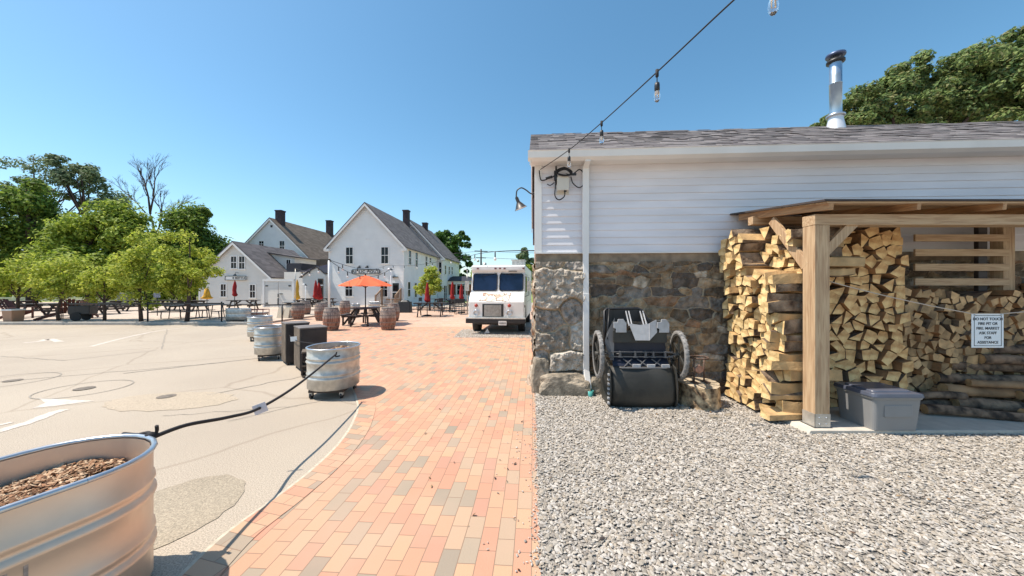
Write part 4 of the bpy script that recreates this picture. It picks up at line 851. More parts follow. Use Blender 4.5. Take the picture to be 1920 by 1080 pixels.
# ---------------------------------------------------------------- stock tank planters
def stadium(r, L, n=14):                  # L = straight length along y
    out = [(r * math.cos(R(180 * k / n)), L / 2 + r * math.sin(R(180 * k / n))) for k in range(n + 1)]
    return out + [(r * math.cos(R(180 + 180 * k / n)), -L / 2 + r * math.sin(R(180 + 180 * k / n))) for k in range(n + 1)]
chipm = mat('wood_chip', (1, 1, 1), .9, island=[(.22, .11, .055), (.42, .26, .15), (.60, .43, .28), (.12, .06, .03), (.48, .33, .21), (.33, .17, .09)])
def loft(b, rings):                       # rings: list of (outline, z)
    o = len(b.v); n = len(rings[0][0])
    for P, z in rings: b.v += [(p[0], p[1], z) for p in P]
    for j in range(len(rings) - 1):
        for i in range(n): b.f.append([o + j * n + i, o + j * n + (i + 1) % n, o + (j + 1) * n + (i + 1) % n, o + (j + 1) * n + i]); b.m.append(b.mi); b.sm.append(True)
def tank(loc, rz, r, L, label, group, H=.60, zb=.13, chips=0, stain=False, name='stock_tank', m=None, fill=.10):
    t = thing(name, label, 'planter', loc, rz, group)
    b = MB(); rings = []
    zs = [(0, -.02), (.012, 0), (.14, 0), (.155, .013), (.172, .015), (.185, .0), (.196, -.004), (.207, .0), (.218, .010), (.230, .010), (.242, 0), (.37, 0), (.385, .013), (.402, .015), (.415, 0), (.426, -.004), (.437, .0), (.448, .010), (.46, .010), (.472, 0), (.585, 0)]
    for z, d in zs: rings.append((stadium(r + d, L), zb + z * H / .6))
    loft(b, rings); b.smooth = False
    loft(b, [(stadium(r - .012, L), zb + H - .015), (stadium(r - .012, L), zb + H - .24)])
    b.f.append([i for i in range(len(stadium(r, L)))][::-1]); b.m.append(0); b.sm.append(False)
    b.build('basin', m or M['galv'], t, recalc=False)
    b = MB(); P = stadium(r + .004, L); P3 = [(p[0], p[1], zb + H - .008) for p in P]; b.tube(P3 + [P3[0]], .014, 8, cap=False); b.build('rim', M['galvrim'], t)
    b = MB(); b.b2((-r * .7, -L / 2 - r * .7, zb - .04), (r * .7, L / 2 + r * .7, zb - .002)); b.build('dolly', M['darkwood'], t)
    for sx_ in (-1, 1):
        for sy_ in (-1, 1):
            c = MB(); c.tube([(sx_ * r * .62 - .014, sy_ * (L / 2 + r * .6), .045), (sx_ * r * .62 + .014, sy_ * (L / 2 + r * .6), .045)], .045, 14)
            w_ = c.build('caster', M['black'], t); c = MB(); c.b2((sx_ * r * .62 - .022, sy_ * (L / 2 + r * .6) - .03, .05), (sx_ * r * .62 + .022, sy_ * (L / 2 + r * .6) + .03, zb - .04)); c.build('fork', M['galv'], w_)
    b = MB(); b.sheet(stadium(r - .013, L), zb + H - fill); soil = b.build('soil', mat('potting_soil', (.10, .06, .035), .95, var=.4, scale=20, bump=.6), t)
    if chips:
        rc = np.random.default_rng(int(chips)); n = chips; X = rc.uniform(-r, r, n * 2); Y = rc.uniform(-L / 2 - r, L / 2 + r, n * 2); dy = np.maximum(np.abs(Y) - L / 2, 0); k = (X ** 2 + dy ** 2) < (r - .03) ** 2
        P = np.stack([X[k], Y[k], zb + H - fill + rc.uniform(0, .022, k.sum()) + .02 * np.sin(X[k] * 9 + Y[k] * 5)], 1)
        s0 = rc.uniform(.006, .017, len(P)); V, F = scatter(P, np.stack([s0 * 1.5, s0 * .55, s0 * .22], 1), .6, ROCK_V, ROCK_F, r=rc)
        o = big_mesh('mulch', V, F, chipm, t); o['kind'] = 'stuff'
    return t
# near tank, warm brick reflection put into the steel's base colour
galv_warm = mat('reflection_tinted_steel', (.76, .62, .50), .5, .75, var=.07, scale=4, bump=.05, bscale=9)
ax = Vector((.37, .93)).normalized(); c0 = Vector((-2.265, 1.72)); Ln = 1.15; cc = c0 - ax * Ln / 2
tk1 = tank((cc.x, cc.y, 0), math.atan2(-ax.x, ax.y), .350, Ln, 'large oval galvanised stock tank of wood chips in the near left corner', 'galvanised stock tanks', chips=9000, m=galv_warm, fill=.15, H=.71, zb=.02)
# worn dark stencil strokes on the near tank's side
b = MB()
for (y0, h_, w_) in [(.16, .11, .012), (.10, .13, .03), (.045, .14, .022), (-.02, .10, .008), (-.06, .12, .012)]: b.b2((.3515, y0 - w_ / 2 + .25, .36), (.3522, y0 + w_ / 2 + .25, .36 + h_))
b.build('worn_stencil', mat('worn_stencil', (.40, .33, .29), .6, var=.3, scale=30), tk1)
tank((-2.70, 5.30, 0), .05, .345, .06, 'galvanised stock tank of stones and chips at the edge of the brick walk', 'galvanised stock tanks', chips=900, m=M['galv'])
tank((-5.50, 7.95, 0), .5, .29, .12, 'galvanised stock tank just left of the two black cabinets', 'galvanised stock tanks', chips=300)
tank((-7.75, 10.75, 0), .5, .31, .12, 'galvanised stock tank standing alone on the asphalt behind the cabinets', 'galvanised stock tanks')
tank((-12.45, 15.9, 0), R(90), .24, .56, 'long low galvanised tank at the kerb before the red umbrella table', 'galvanised stock tanks', H=.5, zb=.17)
tank((-9.65, 21.5, 0), .2, .27, .05, 'small galvanised tank behind the orange umbrella table', 'galvanised stock tanks', H=.5)
tank((-9.3, 23.6, 0), R(90), .24, .3, 'pale galvanised tank against the stairs of the tall white house', 'galvanised stock tanks', H=.55)

# black cabinets at the walk's edge
cabm = mat('weathered_black_board', (.03, .024, .024), .55, var=.3, scale=4); cabtop = mat('grey_top', (.16, .14, .13), .7, var=.2, scale=5); cabside = mat('sunlit_brown_panel', (.13, .10, .075), .7, var=.3, scale=5)  # brown panel has the left face's sunlight in its colour; top is greyer
def cabinet(cx, cy, rz, w_, d_, h_, label):
    t = thing('cabinet', label, 'cabinet', (cx, cy, 0), rz, 'black cabinets')
    b = MB(); b.b2((-w_ / 2, -d_ / 2, .05), (w_ / 2, d_ / 2, h_ - .025)); b.build('carcass', cabm, t, bevel=.004)
    b = MB(); b.b2((-w_ / 2 - .012, -d_ / 2 - .012, h_ - .025), (w_ / 2 + .012, d_ / 2 + .012, h_)); b.build('top', cabtop, t, bevel=.003)
    b = MB(); b.b2((-w_ / 2 - .01, -d_ / 2 + .02, .06), (-w_ / 2 - .002, d_ / 2 - .02, h_ - .03)); b.build('side_panel', cabside, t)
    b = MB(); b.b2((-w_ / 2 + .03, -d_ / 2 - .01, .08), (w_ / 2 - .03, -d_ / 2 - .002, h_ - .05)); dr = b.build('door', cabm, t, bevel=.003)
    b = MB(); b.tube([(w_ * .32, -d_ / 2 - .03, h_ * .5), (w_ * .32, -d_ / 2 - .03, h_ * .62)], .007, 6); b.build('handle', M['galvrim'], dr)
    b = MB()
    for sx_ in (-1, 1):
        for sy_ in (-1, 1): b.b2((sx_ * (w_ / 2 - .04) - .02, sy_ * (d_ / 2 - .04) - .02, 0), (sx_ * (w_ / 2 - .04) + .02, sy_ * (d_ / 2 - .04) + .02, .05))
    b.build('foot', cabm, t)
q_ = R(25)
cabinet(-4.03, 6.99, R(42), .46, .56, .84, 'brown black cabinet nearer the walk with a grey flat top')
cabinet(-4.66, 7.52, R(42), .42, .5, .87, 'narrow black cabinet behind the brown one, next to the tank')
t = thing('step_crate', 'low open dark wooden crate between the cabinet and the stock tank', 'crate', (-3.66, 6.42, 0), .5)
for z in (.02, .20, .44): b = MB(); b.b2((-.17, -.17, z), (.17, .17, z + .025)); b.build('shelf', cabside, t)
for sx_ in (-1, 1): b = MB(); b.b2((sx_ * .17 - .012, -.16, .045), (sx_ * .17 + .012, .16, .44)); b.build('side_panel', cabm, t)

# ropes with paper tags
ra = A(284, 821, 2.05); rb_ = A(487, 765, 3.05); rc_ = A(630, 664, 4.86)
b = MB(); b.tube(smooth_line([ra, A(350, 797, 2.3), A(430, 782, 2.65), rb_, A(560, 720, 3.7), rc_], 6), .0125, 7)
b.tube(smooth_line([rc_, rc_ + Vector((.02, -.02, .03)), rc_ + Vector((.0, -.01, -.03)), rc_ + Vector((.06, -.01, -.02))], 4), .010, 6)
tag(b.build('rope', M['rope']), 'thick black rope slung from the near tank to the next one', 'rope')
b = MB(); k0 = ra + Vector((-.02, .02, .004)); b.tube(smooth_line([ra, k0 + Vector((-.03, .01, .012)), k0 + Vector((-.10, .01, .0)), k0 + Vector((-.20, .03, -.002))], 4), [.012] * 13, 7)
b.tube(smooth_line([k0, k0 + Vector((.02, .01, .02)), k0 + Vector((.03, .0, .06))], 4), .009, 6); b.lathe([(.0, -.025), (.028, -.012), (.03, .01), (.0, .025)], 10, tuple(k0)); tag(b.build('rope_knot', M['rope']), 'black rope knot tied over the rim of the near tank', 'knot')
tagm = mat('paper_tag', (.62, .60, .64), .6)
b = MB(); b.bar(rb_ + Vector((-.045, -.012, -.022)), rb_ + Vector((.05, .015, .012)), .004, .085, roll=0); tag(b.build('paper_tag', tagm), 'grey paper tag folded over the rope before the walk', 'tag')
b = MB(); b.tube(smooth_line([A(628, 648, 5.66), A(580, 643, 6.3), A(552, 637, 6.75), A(536, 620, 7.75)], 5), .006, 6); tag(b.build('rope', M['rope']), 'thin rope running behind the tank past the black cabinets', 'rope')
b = MB(); tp = A(551, 636, 6.7); b.bar(tp + Vector((-.06, -.01, -.0)), tp + Vector((.06, .0, .01)), .004, .09); tag(b.build('paper_tag', mat('white_tag', (.8, .8, .8), .6)), 'white paper tag on the thin rope in front of the black cabinet', 'tag')

# ---------------------------------------------------------------- barrels
barm = mat('grey_oak_staves', (.20, .14, .11), .8, var=.35, scale=5, stretch=(6, 6, .7), col2=(.33, .26, .22), bump=.5, bscale=20); barm2 = mat('red_oak_staves', (.17, .075, .05), .8, var=.35, scale=5, stretch=(6, 6, .7), col2=(.30, .15, .10), bump=.5, bscale=20)
bargrey = mat('bleached_oak', (.34, .31, .28), .85, var=.25, scale=5, stretch=(6, 6, .7)); hoopm = mat('barrel_hoop', (.22, .18, .16), .5, .6, var=.3, scale=9)
def barrel():
    t = thing('barrel', '', 'barrel', (0, 0, 0), 0, 'wooden barrels about the brick plaza'); Hb = .86; rf = lambda z: .225 + .075 * (1 - ((z - Hb / 2) / (Hb / 2)) ** 2)
    for (z0, z1, m_, nm) in ((0, .46, barm2, 'lower_staves'), (.46, Hb, barm, 'upper_staves')):
        b = MB(); b.lathe([(rf(z0 + (z1 - z0) * k / 6), z0 + (z1 - z0) * k / 6) for k in range(7)], 24); b.build(nm, m_, t)
    for z in (.03, .16, .30, .56, .70, .83): b = MB(); b.lathe([(rf(z - .018) + .003, z - .018), (rf(z) + .006, z), (rf(z + .018) + .003, z + .018)], 24); b.build('hoop', hoopm, t)
    b = MB(); b.lathe([(0, Hb - .03), (.215, Hb - .03), (.215, Hb), (.226, Hb)], 24); b.build('lid', bargrey, t); return t
b0 = barrel(); first = True
for (px, py, lab) in [(615, 621, 'wooden barrel holding the tall white light pole at the front'), (723, 620, 'two-tone wooden barrel right of the orange umbrella table'), (553, 600, 'wooden barrel with the thin pole left of the plaza'), (597, 602, 'wooden barrel half hidden just left of the tall pole barrel'),
                      (734, 603, 'barrel behind the two-tone one, holding a lamp pole'), (643, 592, 'barrel standing beside the white wall behind the umbrella table'), (567, 593, 'barrel mostly hidden behind the barrel with the thin pole'), (606, 596, 'barrel behind and right of the half hidden barrel')]:
    g_ = G(px, py); s_ = 1.0 if py > 600 else .98
    if first: b0.location = g_ + Vector((0, .25, .01)); b0['label'] = lab; first = False
    else: dup(b0, g_ + Vector((0, .25, .01)), random.uniform(0, 6), lab)

# ---------------------------------------------------------------- picnic tables
def picnic():
    t = thing('picnic_table', '', 'picnic table', (0, 0, 0), 0, 'dark picnic tables'); dm = M['darkwood']
    b = MB()
    for k in range(5): b.b2((-.9, -.36 + k * .146, .72), (.9, -.36 + k * .146 + .138, .755))
    b.build('table_top', dm, t)
    for s in (-1, 1):
        b = MB(); b.b2((-.9, s * .70 - .13, .42), (.9, s * .70 - .005, .455)); b.b2((-.9, s * .70 + .005, .42), (.9, s * .70 + .13, .455)); b.build('bench', dm, t)
    for x in (-.62, .62):
        for s in (-1, 1): b = MB(); b.bar((x, s * .62, 0), (x, s * .22, .72), .05, .09); b.build('leg', dm, t)
        b = MB(); b.b2((x + .03, -.80, .33), (x + .07, .80, .42)); b.b2((x + .03, -.34, .64), (x + .07, .34, .72)); b.build('cross_beam', dm, t)
        b = MB(); b.bar((x, 0, .38), (x * .25, 0, .72), .05, .07); b.build('brace', dm, t)
    return t
p0_ = picnic()
def place(src, px, py, rz, lab, used=[False], z=.01, grp=None):
    g_ = G(px, py, z); g_.z = z; g_.y += .5
    if src.get('used'): return dup(src, g_, rz, lab, grp)
    src['used'] = 1; src.location = g_; src.rotation_euler = (0, 0, rz); src['label'] = lab; return src
# square eight-legged table under the orange umbrella
sq = thing('picnic_table', 'dark square picnic table with benches under the open orange umbrella', 'picnic table', (G(673, 612).x, G(673, 612).y + .65, .01), .1, 'dark picnic tables')
b = MB(); b.prism([(.60 * math.cos(R(22.5 + 45 * k)), .60 * math.sin(R(22.5 + 45 * k))) for k in range(8)], 0, 1); b.v = [(v[0], v[2], .70 + .04 * v[1]) for v in b.v]; b.build('table_top', M['darkwood'], sq)
for k in range(4):
    a = R(90 * k); T = Matrix.Rotation(a, 4, 'Z'); b = MB(); b.add([(-.52, -.98, .42), (.52, -.98, .42), (.42, -.72, .42), (-.42, -.72, .42), (-.52, -.98, .46), (.52, -.98, .46), (.42, -.72, .46), (-.42, -.72, .46)], [(0, 3, 2, 1), (4, 5, 6, 7), (0, 1, 5, 4), (1, 2, 6, 5), (2, 3, 7, 6), (3, 0, 4, 7)], T); b.build('bench', M['darkwood'], sq)
for k in range(8):
    a = R(45 * k + 22.5); b = MB(); b.bar((.88 * math.cos(a), .88 * math.sin(a), 0), (.88 * math.cos(a), .88 * math.sin(a), .42), .05, .09); b.bar((.85 * math.cos(a), .85 * math.sin(a), .05), (.40 * math.cos(a), .40 * math.sin(a), .70), .045, .08); b.bar((.2 * math.cos(a), .2 * math.sin(a), .38), (.95 * math.cos(a), .95 * math.sin(a), .38), .04, .08); b.build('leg', M['darkwood'], sq)
for (px, py, rz, lab) in [(803, 594, .1, 'dark picnic table under the folded red umbrella near the small tree'), (446, 584, .15, 'dark picnic table at the folded red umbrella by the small white house'), (556, 578, 0, 'dark table beyond the barrels at the folded yellow umbrella'), (600, 577, .1, 'dark table at the pair of folded red umbrellas by the porch'), (572, 584, .2, 'low dark table just left of the tall pole'),
                          (62, 597, .1, 'dark picnic table under the leftmost light green trees'), (165, 593, -.15, 'dark picnic table between the second and third terrace trees'), (125, 583, .2, 'dark picnic table set back on the terrace beyond the second tree'), (218, 586, .1, 'dark picnic table with a bench end right of the third terrace tree'), (10, 586, 0, 'dark picnic table cut by the left edge of the photo'),
                          (300, 584, 0, 'long dark table beside the metal rail on the terrace'), (345, 585, 0, 'long dark table behind the rightmost terrace tree'), (858, 583, .1, 'dark table between the two folded red umbrellas near the truck'), (830, 579, -.1, 'dark table set back against the white house beyond the small tree')]:
    place(p0_, px, py, rz, lab)
# metal loop-leg tables
def loop_table():
    t = thing('loop_leg_table', '', 'picnic table', (0, 0, 0), 0, 'metal loop leg tables')
    b = MB(); b.b2((-.8, -.35, .72), (.8, .35, .75)); b.build('table_top', M['black'], t)
    for s in (-1, 1): b = MB(); b.b2((-.8, s * .75 - .13, .43), (.8, s * .75 + .13, .46)); b.build('bench', M['black'], t)
    for x in (-.45, .45): b = MB(); b.tube(smooth_line([Vector(p) for p in [(x, -.75, .44), (x, -.78, .12), (x, -.60, .02), (x, .60, .02), (x, .78, .12), (x, .75, .44)]], 4), .022, 7); b.tube([(x, -.35, .02), (x, -.25, .72)], .02, 7); b.tube([(x, .35, .02), (x, .25, .72)], .02, 7); b.build('leg', M['black'], t)
    return t
lt = loop_table()
for (px, py, rz, lab) in [(328, 601, 1.45, 'metal loop leg table just left of the rightmost terrace tree'), (378, 601, 1.6, 'metal loop leg table right of the rightmost terrace tree')]: place(lt, px, py, rz, lab)
# chairs and stools in a dark tangle near the truck, lounge chairs at the left
def chair():
    t = thing('bar_chair', '', 'chair', (0, 0, 0), 0, 'dark metal chairs round the far tables')
    b = MB(); b.b2((-.2, -.2, .46), (.2, .2, .49)); b.build('seat', M['black'], t); b = MB(); b.b2((-.2, .18, .66), (.2, .2, .92)); b.tube([(-.19, .19, .48), (-.19, .2, .92)], .012, 5); b.tube([(.19, .19, .48), (.19, .2, .92)], .012, 5); b.build('backrest', M['black'], t)
    for x, y in ((-1, -1), (1, -1), (1, 1), (-1, 1)): b = MB(); b.tube([(x * .18, y * .18, .46), (x * .21, y * .21, 0)], .013, 5); b.build('leg', M['black'], t)
    return t
chs = chair(); rr = random.Random(2)
for i, (px, py) in enumerate([(843, 586), (850, 589), (858, 591), (866, 590), (874, 588), (780, 583), (820, 586), (836, 582)]):
    place(chs, px, py, rr.uniform(0, 6), ['chair leftmost of the tangle near the truck', 'second dark chair of the tangle left of the truck', 'dark chair in front of the middle of the tangle', 'dark chair before the right folded umbrella', 'dark chair touching the truck in the view', 'dark chair left of the folded red umbrella table', 'dark chair at the right end of the umbrella table', 'dark chair set back at the white wall'][i])
lgm = mat('brown_stained_slats', (.11, .035, .025), .7, var=.3, scale=6)
def lounge():
    t = thing('slat_lounge_chair', '', 'lounge chair', (0, 0, 0), 0, 'slatted lounge chairs on the terrace')
    b = MB()
    for k in range(5): b.bar((-.24 + k * .12, -.28, .36), (-.24 + k * .12, .25, .24), .10, .02)
    b.build('seat', lgm, t); b = MB()
    for k in range(5): b.bar((-.24 + k * .12, .20, .25), (-.26 + k * .13, .55, .98 - .03 * abs(k - 2) ** 2), .10, .02)
    b.build('backrest', lgm, t)
    for s in (-1, 1): b = MB(); b.b2((s * .36 - .06, -.35, .53), (s * .36 + .06, .38, .555)); b.build('armrest', lgm, t); b = MB(); b.bar((s * .33, -.28, 0), (s * .33, -.28, .53), .09, .025); b.bar((s * .33, -.28, .34), (s * .33, .5, .02), .03, .12); b.build('leg', lgm, t)
    return t
lg = lounge()
for (px, py, rz, lab) in [(72, 601, 2.4, 'brown slatted chair right of the leftmost tree trunk'), (135, 598, .6, 'brown slatted chair right of the second tree trunk'), (105, 597, -2.2, 'brown slatted chair left of the second tree trunk'), (6, 599, 1.8, 'brown slatted chair at the left edge of the photo')]: place(lg, px, py, rz, lab, z=.09)
t = thing('terrace_bin', 'square tan litter bin standing at the kerb by the leftmost tree', 'bin', (G(19, 607).x, 15.75, .09), 0)
b = MB(); taper(b, .40, .40, .46, .46, 0, .50, .03); b.build('body', mat('tan_bin', (.42, .24, .15), .6), t); b = MB(); taper(b, .50, .50, .48, .48, .50, .56, .03); b.build('lid', M['trim'], t)
t = thing('push_cart', 'small dark wheeled cart standing between the second and third terrace trees', 'cart', (G(166, 604).x, 16.2, .09), .3)
b = MB(); b.b2((-.4, -.25, .3), (.35, .25, .7)); b.build('box', M['black'], t, bevel=.03); b = MB(); b.tube([(-.35, 0, .65), (-.7, 0, .95)], .02, 6); b.build('handle', M['black'], t)
for s in (-1, 1): b = MB(); b.tube([(-.1, s * .28 - .02, .2), (-.1, s * .28 + .02, .2)], .2, 16); b.build('wheel', M['rubber'], t)

# ---------------------------------------------------------------- umbrellas
def folded(px, py_top, py_can, py_base, d, m, lab, wid=.13, grp='folded patio umbrellas'):
    zt = CH + (540 - py_top) / FP * d; zc = CH + (540 - py_can) / FP * d; c = A(px, 540, d); t = thing('folded_umbrella', lab, 'umbrella', (c.x, c.y, 0), random.uniform(0, 3), grp)
    b = MB(); b.tube([(0, 0, .02), (0, 0, zt - .03)], .022, 8); b.lathe([(0, 0.02), (.24, .02), (.24, .07), (.04, .10)], 16); b.build('pole', M['black'], t)
    H_ = zt - zc; n = 16; b = MB(); prof = [(.02, 0), (.07, .12), (.11, .35), (.12, .6), (.14, .78), (.20, .88), (.15, .96), (.05, 1.0)]
    for j, (r_, u_) in enumerate(prof):
        for k in range(n): a = 6.2832 * k / n; q = r_ * wid / .16 * (1.15 if k % 2 else .78) * (1 + .12 * math.sin(a * 2 + u_ * 6)); b.v.append((q * math.cos(a) + .02 * math.sin(u_ * 8), q * math.sin(a), zt - H_ * u_))
        if j:
            for k in range(n): b.f.append([(j - 1) * n + k, (j - 1) * n + (k + 1) % n, j * n + (k + 1) % n, j * n + k]); b.m.append(0); b.sm.append(True)
    b.build('canopy', m, t); return t
folded(440, 526, 556, 580, 24, M['red'], 'folded dark red umbrella in front of the small white gabled house')
folded(388, 540, 561, 584, 21, M['yellow'], 'short folded yellow umbrella beside the rightmost terrace tree', .2)
folded(557, 524, 562, 578, 22, M['yellow'], 'folded yellow umbrella beside the thin pole before the link building')
folded(592, 525, 560, 577, 23, M['red'], 'folded dark red umbrella, taller of the pair by the porch door')
folded(598, 530, 562, 577, 23.6, M['red'], 'folded bright red umbrella, shorter of the pair by the porch door', .18)
folded(801, 529, 567, 588, 19.8, M['red'], 'folded red umbrella before the small green tree')
folded(848, 528, 561, 582, 23, M['red'], 'folded red umbrella before the dark roofed entry, left one')
folded(865, 532, 562, 583, 22.3, M['red'], 'folded red umbrella nearest the white truck')
uc = Vector((sq.location.x, sq.location.y, 0)); t = thing('open_umbrella', 'open orange market umbrella over the square picnic table', 'umbrella', uc, .2)
zt = CH + (540 - 516) / FP * uc.y; ze = CH + (540 - 535) / FP * uc.y
b = MB(); b.tube([(0, 0, .05), (0, 0, zt + .03)], .025, 8); b.lathe([(0, zt), (.035, zt), (.03, zt + .08), (0, zt + .09)], 8); b.build('pole', M['black'], t)
b = MB(); n = 8; rad = 1.12; rows = [0, .16, .4, .7, 1]
for u_ in rows:
    for k in range(n * 4):
        a = 6.2832 * k / (n * 4); seg = abs(((k % 4) / 4) - .0); f = 1 - (.06 + .03 * u_) * math.sin(math.pi * (k % 4) / 4); b.v.append((rad * u_ * f * math.cos(a), rad * u_ * f * math.sin(a), zt - (zt - ze) * (u_ ** 1.15) - .05 * u_ * math.sin(math.pi * (k % 4) / 4)))
N_ = n * 4
for j in range(1, len(rows)):
    for k in range(N_): b.f.append([(j - 1) * N_ + k, (j - 1) * N_ + (k + 1) % N_, j * N_ + (k + 1) % N_, j * N_ + k]); b.m.append(0); b.sm.append(False)
b.build('canopy', M['orange'], t, recalc=False)
b = MB()
for k in range(8): a = 6.2832 * k / 8; b.tube([(0, 0, zt - .02), (rad * .98 * math.cos(a), rad * .98 * math.sin(a), ze - .01)], .010, 5); b.tube([(0, 0, zt - .55), (rad * .5 * math.cos(a), rad * .5 * math.sin(a), (zt + ze) / 2 + .02)], .009, 5)
b.build('ribs', M['darkwood'], t)

# ---------------------------------------------------------------- light poles, rail, boards, wires
def pole(px, yt, yb, d, lab, r_=.035, m=None, z0=.0, lamp=False):
    c = A(px, 540, d); t = thing('light_pole', lab, 'pole', (c.x, c.y, z0), 0, 'poles for the string lights'); zt = CH + (540 - yt) / FP * d
    b = MB(); b.tube([(0, 0, 0), (0, 0, zt - z0)], r_, 10); b.build('pole', m or M['whitemetal'], t)
    b = MB(); b.box((0.03, 0, zt - z0 - .05), (.10, .04, .05)); b.tube([(0, 0, zt - z0 - .02), (0, 0, zt - z0 + .03)], r_ * 1.2, 8); b.build('bracket', M['black'], t)
    if lamp: b = MB(); b.lathe([(.03, .06), (.09, .0), (.085, -.01)], 12, (-.09, 0, zt - z0 - .02)); b.build('lamp_head', M['trim'], t)
    return Vector((c.x, c.y, zt))
gb = lambda px, py: G(px, py).y + .25
P1 = pole(617, 487, 590, gb(615, 621), 'tall white pole rising out of the front barrel', .04, z0=.88)
P2 = pole(554, 503, 570, gb(553, 600), 'thin grey pole rising from the barrel left of the plaza', .022, m=M['galv'], z0=.88)
P3 = pole(733, 504, 575, gb(734, 603), 'slim pole with a small white lamp behind the two-tone barrel', .02, z0=.88, lamp=True)
P4 = pole(573, 533, 568, 20.5, 'short thin lamp pole beside the folded yellow umbrella', .02, lamp=True)
P5 = pole(876, 505, 575, 21, 'pole with a lamp hood just left of the white truck', .03, m=M['galv'], lamp=True)
def wire(pts, lab, nb_, r_=.010, bulbs=True):
    b = MB(); b.tube(pts, r_, 5)
    tag(b.build('string_light_wire', M['rope']), lab, 'cable', 'string light wires over the plaza')
    for k in range(1, nb_ + 1):
        i = int(len(pts) * k / (nb_ + 1)); q = MB(); p = pts[i]; q.tube([p, p - Vector((0, 0, .16))], .02, 6); q.mi = 1; q.lathe([(0, 0), (.04, -.03), (.035, -.09), (0, -.11)], 8, (p.x, p.y, p.z - .15))
        tag(q.build('string_bulb', [M['black'], M['trim']]), 'small bulb on the %s' % lab.split(',')[0], 'light bulb', 'bulbs on the plaza string lights')
wallc = A(690, 503, 30)
wire(sagline(P1, A(725, 497, 28.5), .35, 16), 'sagging wire from the tall white pole to the upper house wall', 5)
wire(sagline(P1, P3, .5, 16), 'sagging wire from the tall white pole to the slim lamp pole', 6)
wire(sagline(A(725, 497, 28.5), A(873, 478, 18), .25, 16), 'wire from the house wall passing over toward the truck', 5)
wire(sagline(A(873, 483, 18), A(1004, 470, 6.0), -.1, 16), 'wire arching over the white truck to the building', 2)
wire(sagline(P2, P1, .25, 12), 'short wire from the thin pole to the tall white pole', 3)
t = thing('rail_barrier', 'low black rail on a thin post in front of the white gates', 'barrier', (G(529, 607).x, G(529, 607).y, 0), 0)
b = MB(); b.tube([(0, 0, 0), (0, 0, .85)], .03, 8); b.build('post', M['black'], t); b = MB(); b.bar((-.85, .1, .83), (1.0, 0, .86), .05, .06); b.build('rail', M['black'], t)
t = thing('rail_barrier', 'black metal rail on two posts along the terrace kerb', 'barrier', (G(289, 606).x, 15.6, .09), 0)
b = MB(); b.tube([(0, 0, 0), (0, 0, .9)], .03, 8); b.tube([(3.3, 0, 0), (3.3, 0, .9)], .03, 8); b.build('post', M['black'], t); b = MB(); b.bar((-3.5, 0, .80), (3.4, 0, .82), .04, .06); b.bar((0, 0, .42), (2.0, 0, .46), .03, .04); b.build('rail', M['black'], t)
for (px, lab) in ((523, 'pale sign board standing left of the thin black post'), (535, 'pale sign board standing right of the thin black post')):
    g_ = G(px, 600); t = thing('sandwich_board', lab, 'sign board', g_, 0, 'pale boards behind the rail'); b = MB(); b.bar((0, 0, 0), (0, .18, .62), .26, .02); b.build('panel', mat('cream_board', (.55, .48, .38), .7), t); b = MB(); b.bar((0, .36, 0), (0, .18, .62), .26, .02); b.build('back_panel', M['trim'], t)
t = thing('covered_grill', 'black cover draped over a grill at the corner of the tall white house', 'grill', (G(756, 587).x, G(756, 587).y + .4, .01), 0)
b = MB(); taper(b, .85, .55, .78, .45, 0, .70, .08); taper(b, .55, .4, .4, .25, .70, .80, .08); b.build('cover', M['black'], t)
t = thing('wire_basket', 'pinkish metal cart basket just behind the lone stock tank', 'basket', (G(482, 603).x, G(482, 603).y, 0), .1)
b = MB(); pk = mat('dusty_red_metal', (.30, .14, .12), .6)
for z in (.2, .4, .58):
    b.bar((-.4, -.25, z), (.4, -.25, z), .02, .03); b.bar((-.4, .25, z), (.4, .25, z), .02, .03); b.bar((-.4, -.25, z), (-.4, .25, z), .02, .03); b.bar((.4, -.25, z), (.4, .25, z), .02, .03)
for x in (-.4, -.13, .13, .4): b.bar((x, -.25, 0), (x, -.25, .6), .02, .02); b.bar((x, .25, 0), (x, .25, .6), .02, .02)
b.build('frame', pk, t); b = MB(); b.b2((-.38, -.22, .2), (.38, .22, .45)); b.build('liner', M['galv'], t); b = MB(); b.tube([(-.1, 0, .45), (-.1, 0, 1.0)], .018, 6); b.build('handle', M['black'], t)
# ---------------------------------------------------------------- far houses
def window(parent, x, z, w_, h_, y=0, face='F', mull=1, name='window'):
    # face F: on the front plane (y), faces -y ; face R: on plane x=y faces +x, x is the depth coordinate
    fr = MB(); f = .07; o = .03
    def bx(a0, a1, z0, z1, d0, d1):
        if face == 'F': fr.b2((a0, y - d1, z0), (a1, y - d0, z1))
        else: fr.b2((y + d0, a0, z0), (y + d1, a1, z1))
    bx(x - w_ / 2 - f, x - w_ / 2, z - f, z + h_ + f, 0, .05); bx(x + w_ / 2, x + w_ / 2 + f, z - f, z + h_ + f, 0, .05); bx(x - w_ / 2, x + w_ / 2, z + h_, z + h_ + f, 0, .05); bx(x - w_ / 2 - f - .03, x + w_ / 2 + f + .03, z - f - .02, z, 0, .08)
    bx(x - w_ / 2, x + w_ / 2, z + h_ / 2 - .025, z + h_ / 2 + .025, 0.0, .04)
    if mull: bx(x - .014, x + .014, z, z + h_, .0, .03)
    o_ = fr.build(name, M['trim'], parent)
    pm = MB()
    if face == 'F': pm.b2((x - w_ / 2, y - .012, z), (x + w_ / 2, y + .02, z + h_))
    else: pm.b2((y - .02, x - w_ / 2, z), (y + .012, x + w_ / 2, z + h_))
    pm.build('pane', M['glass'], o_); return o_
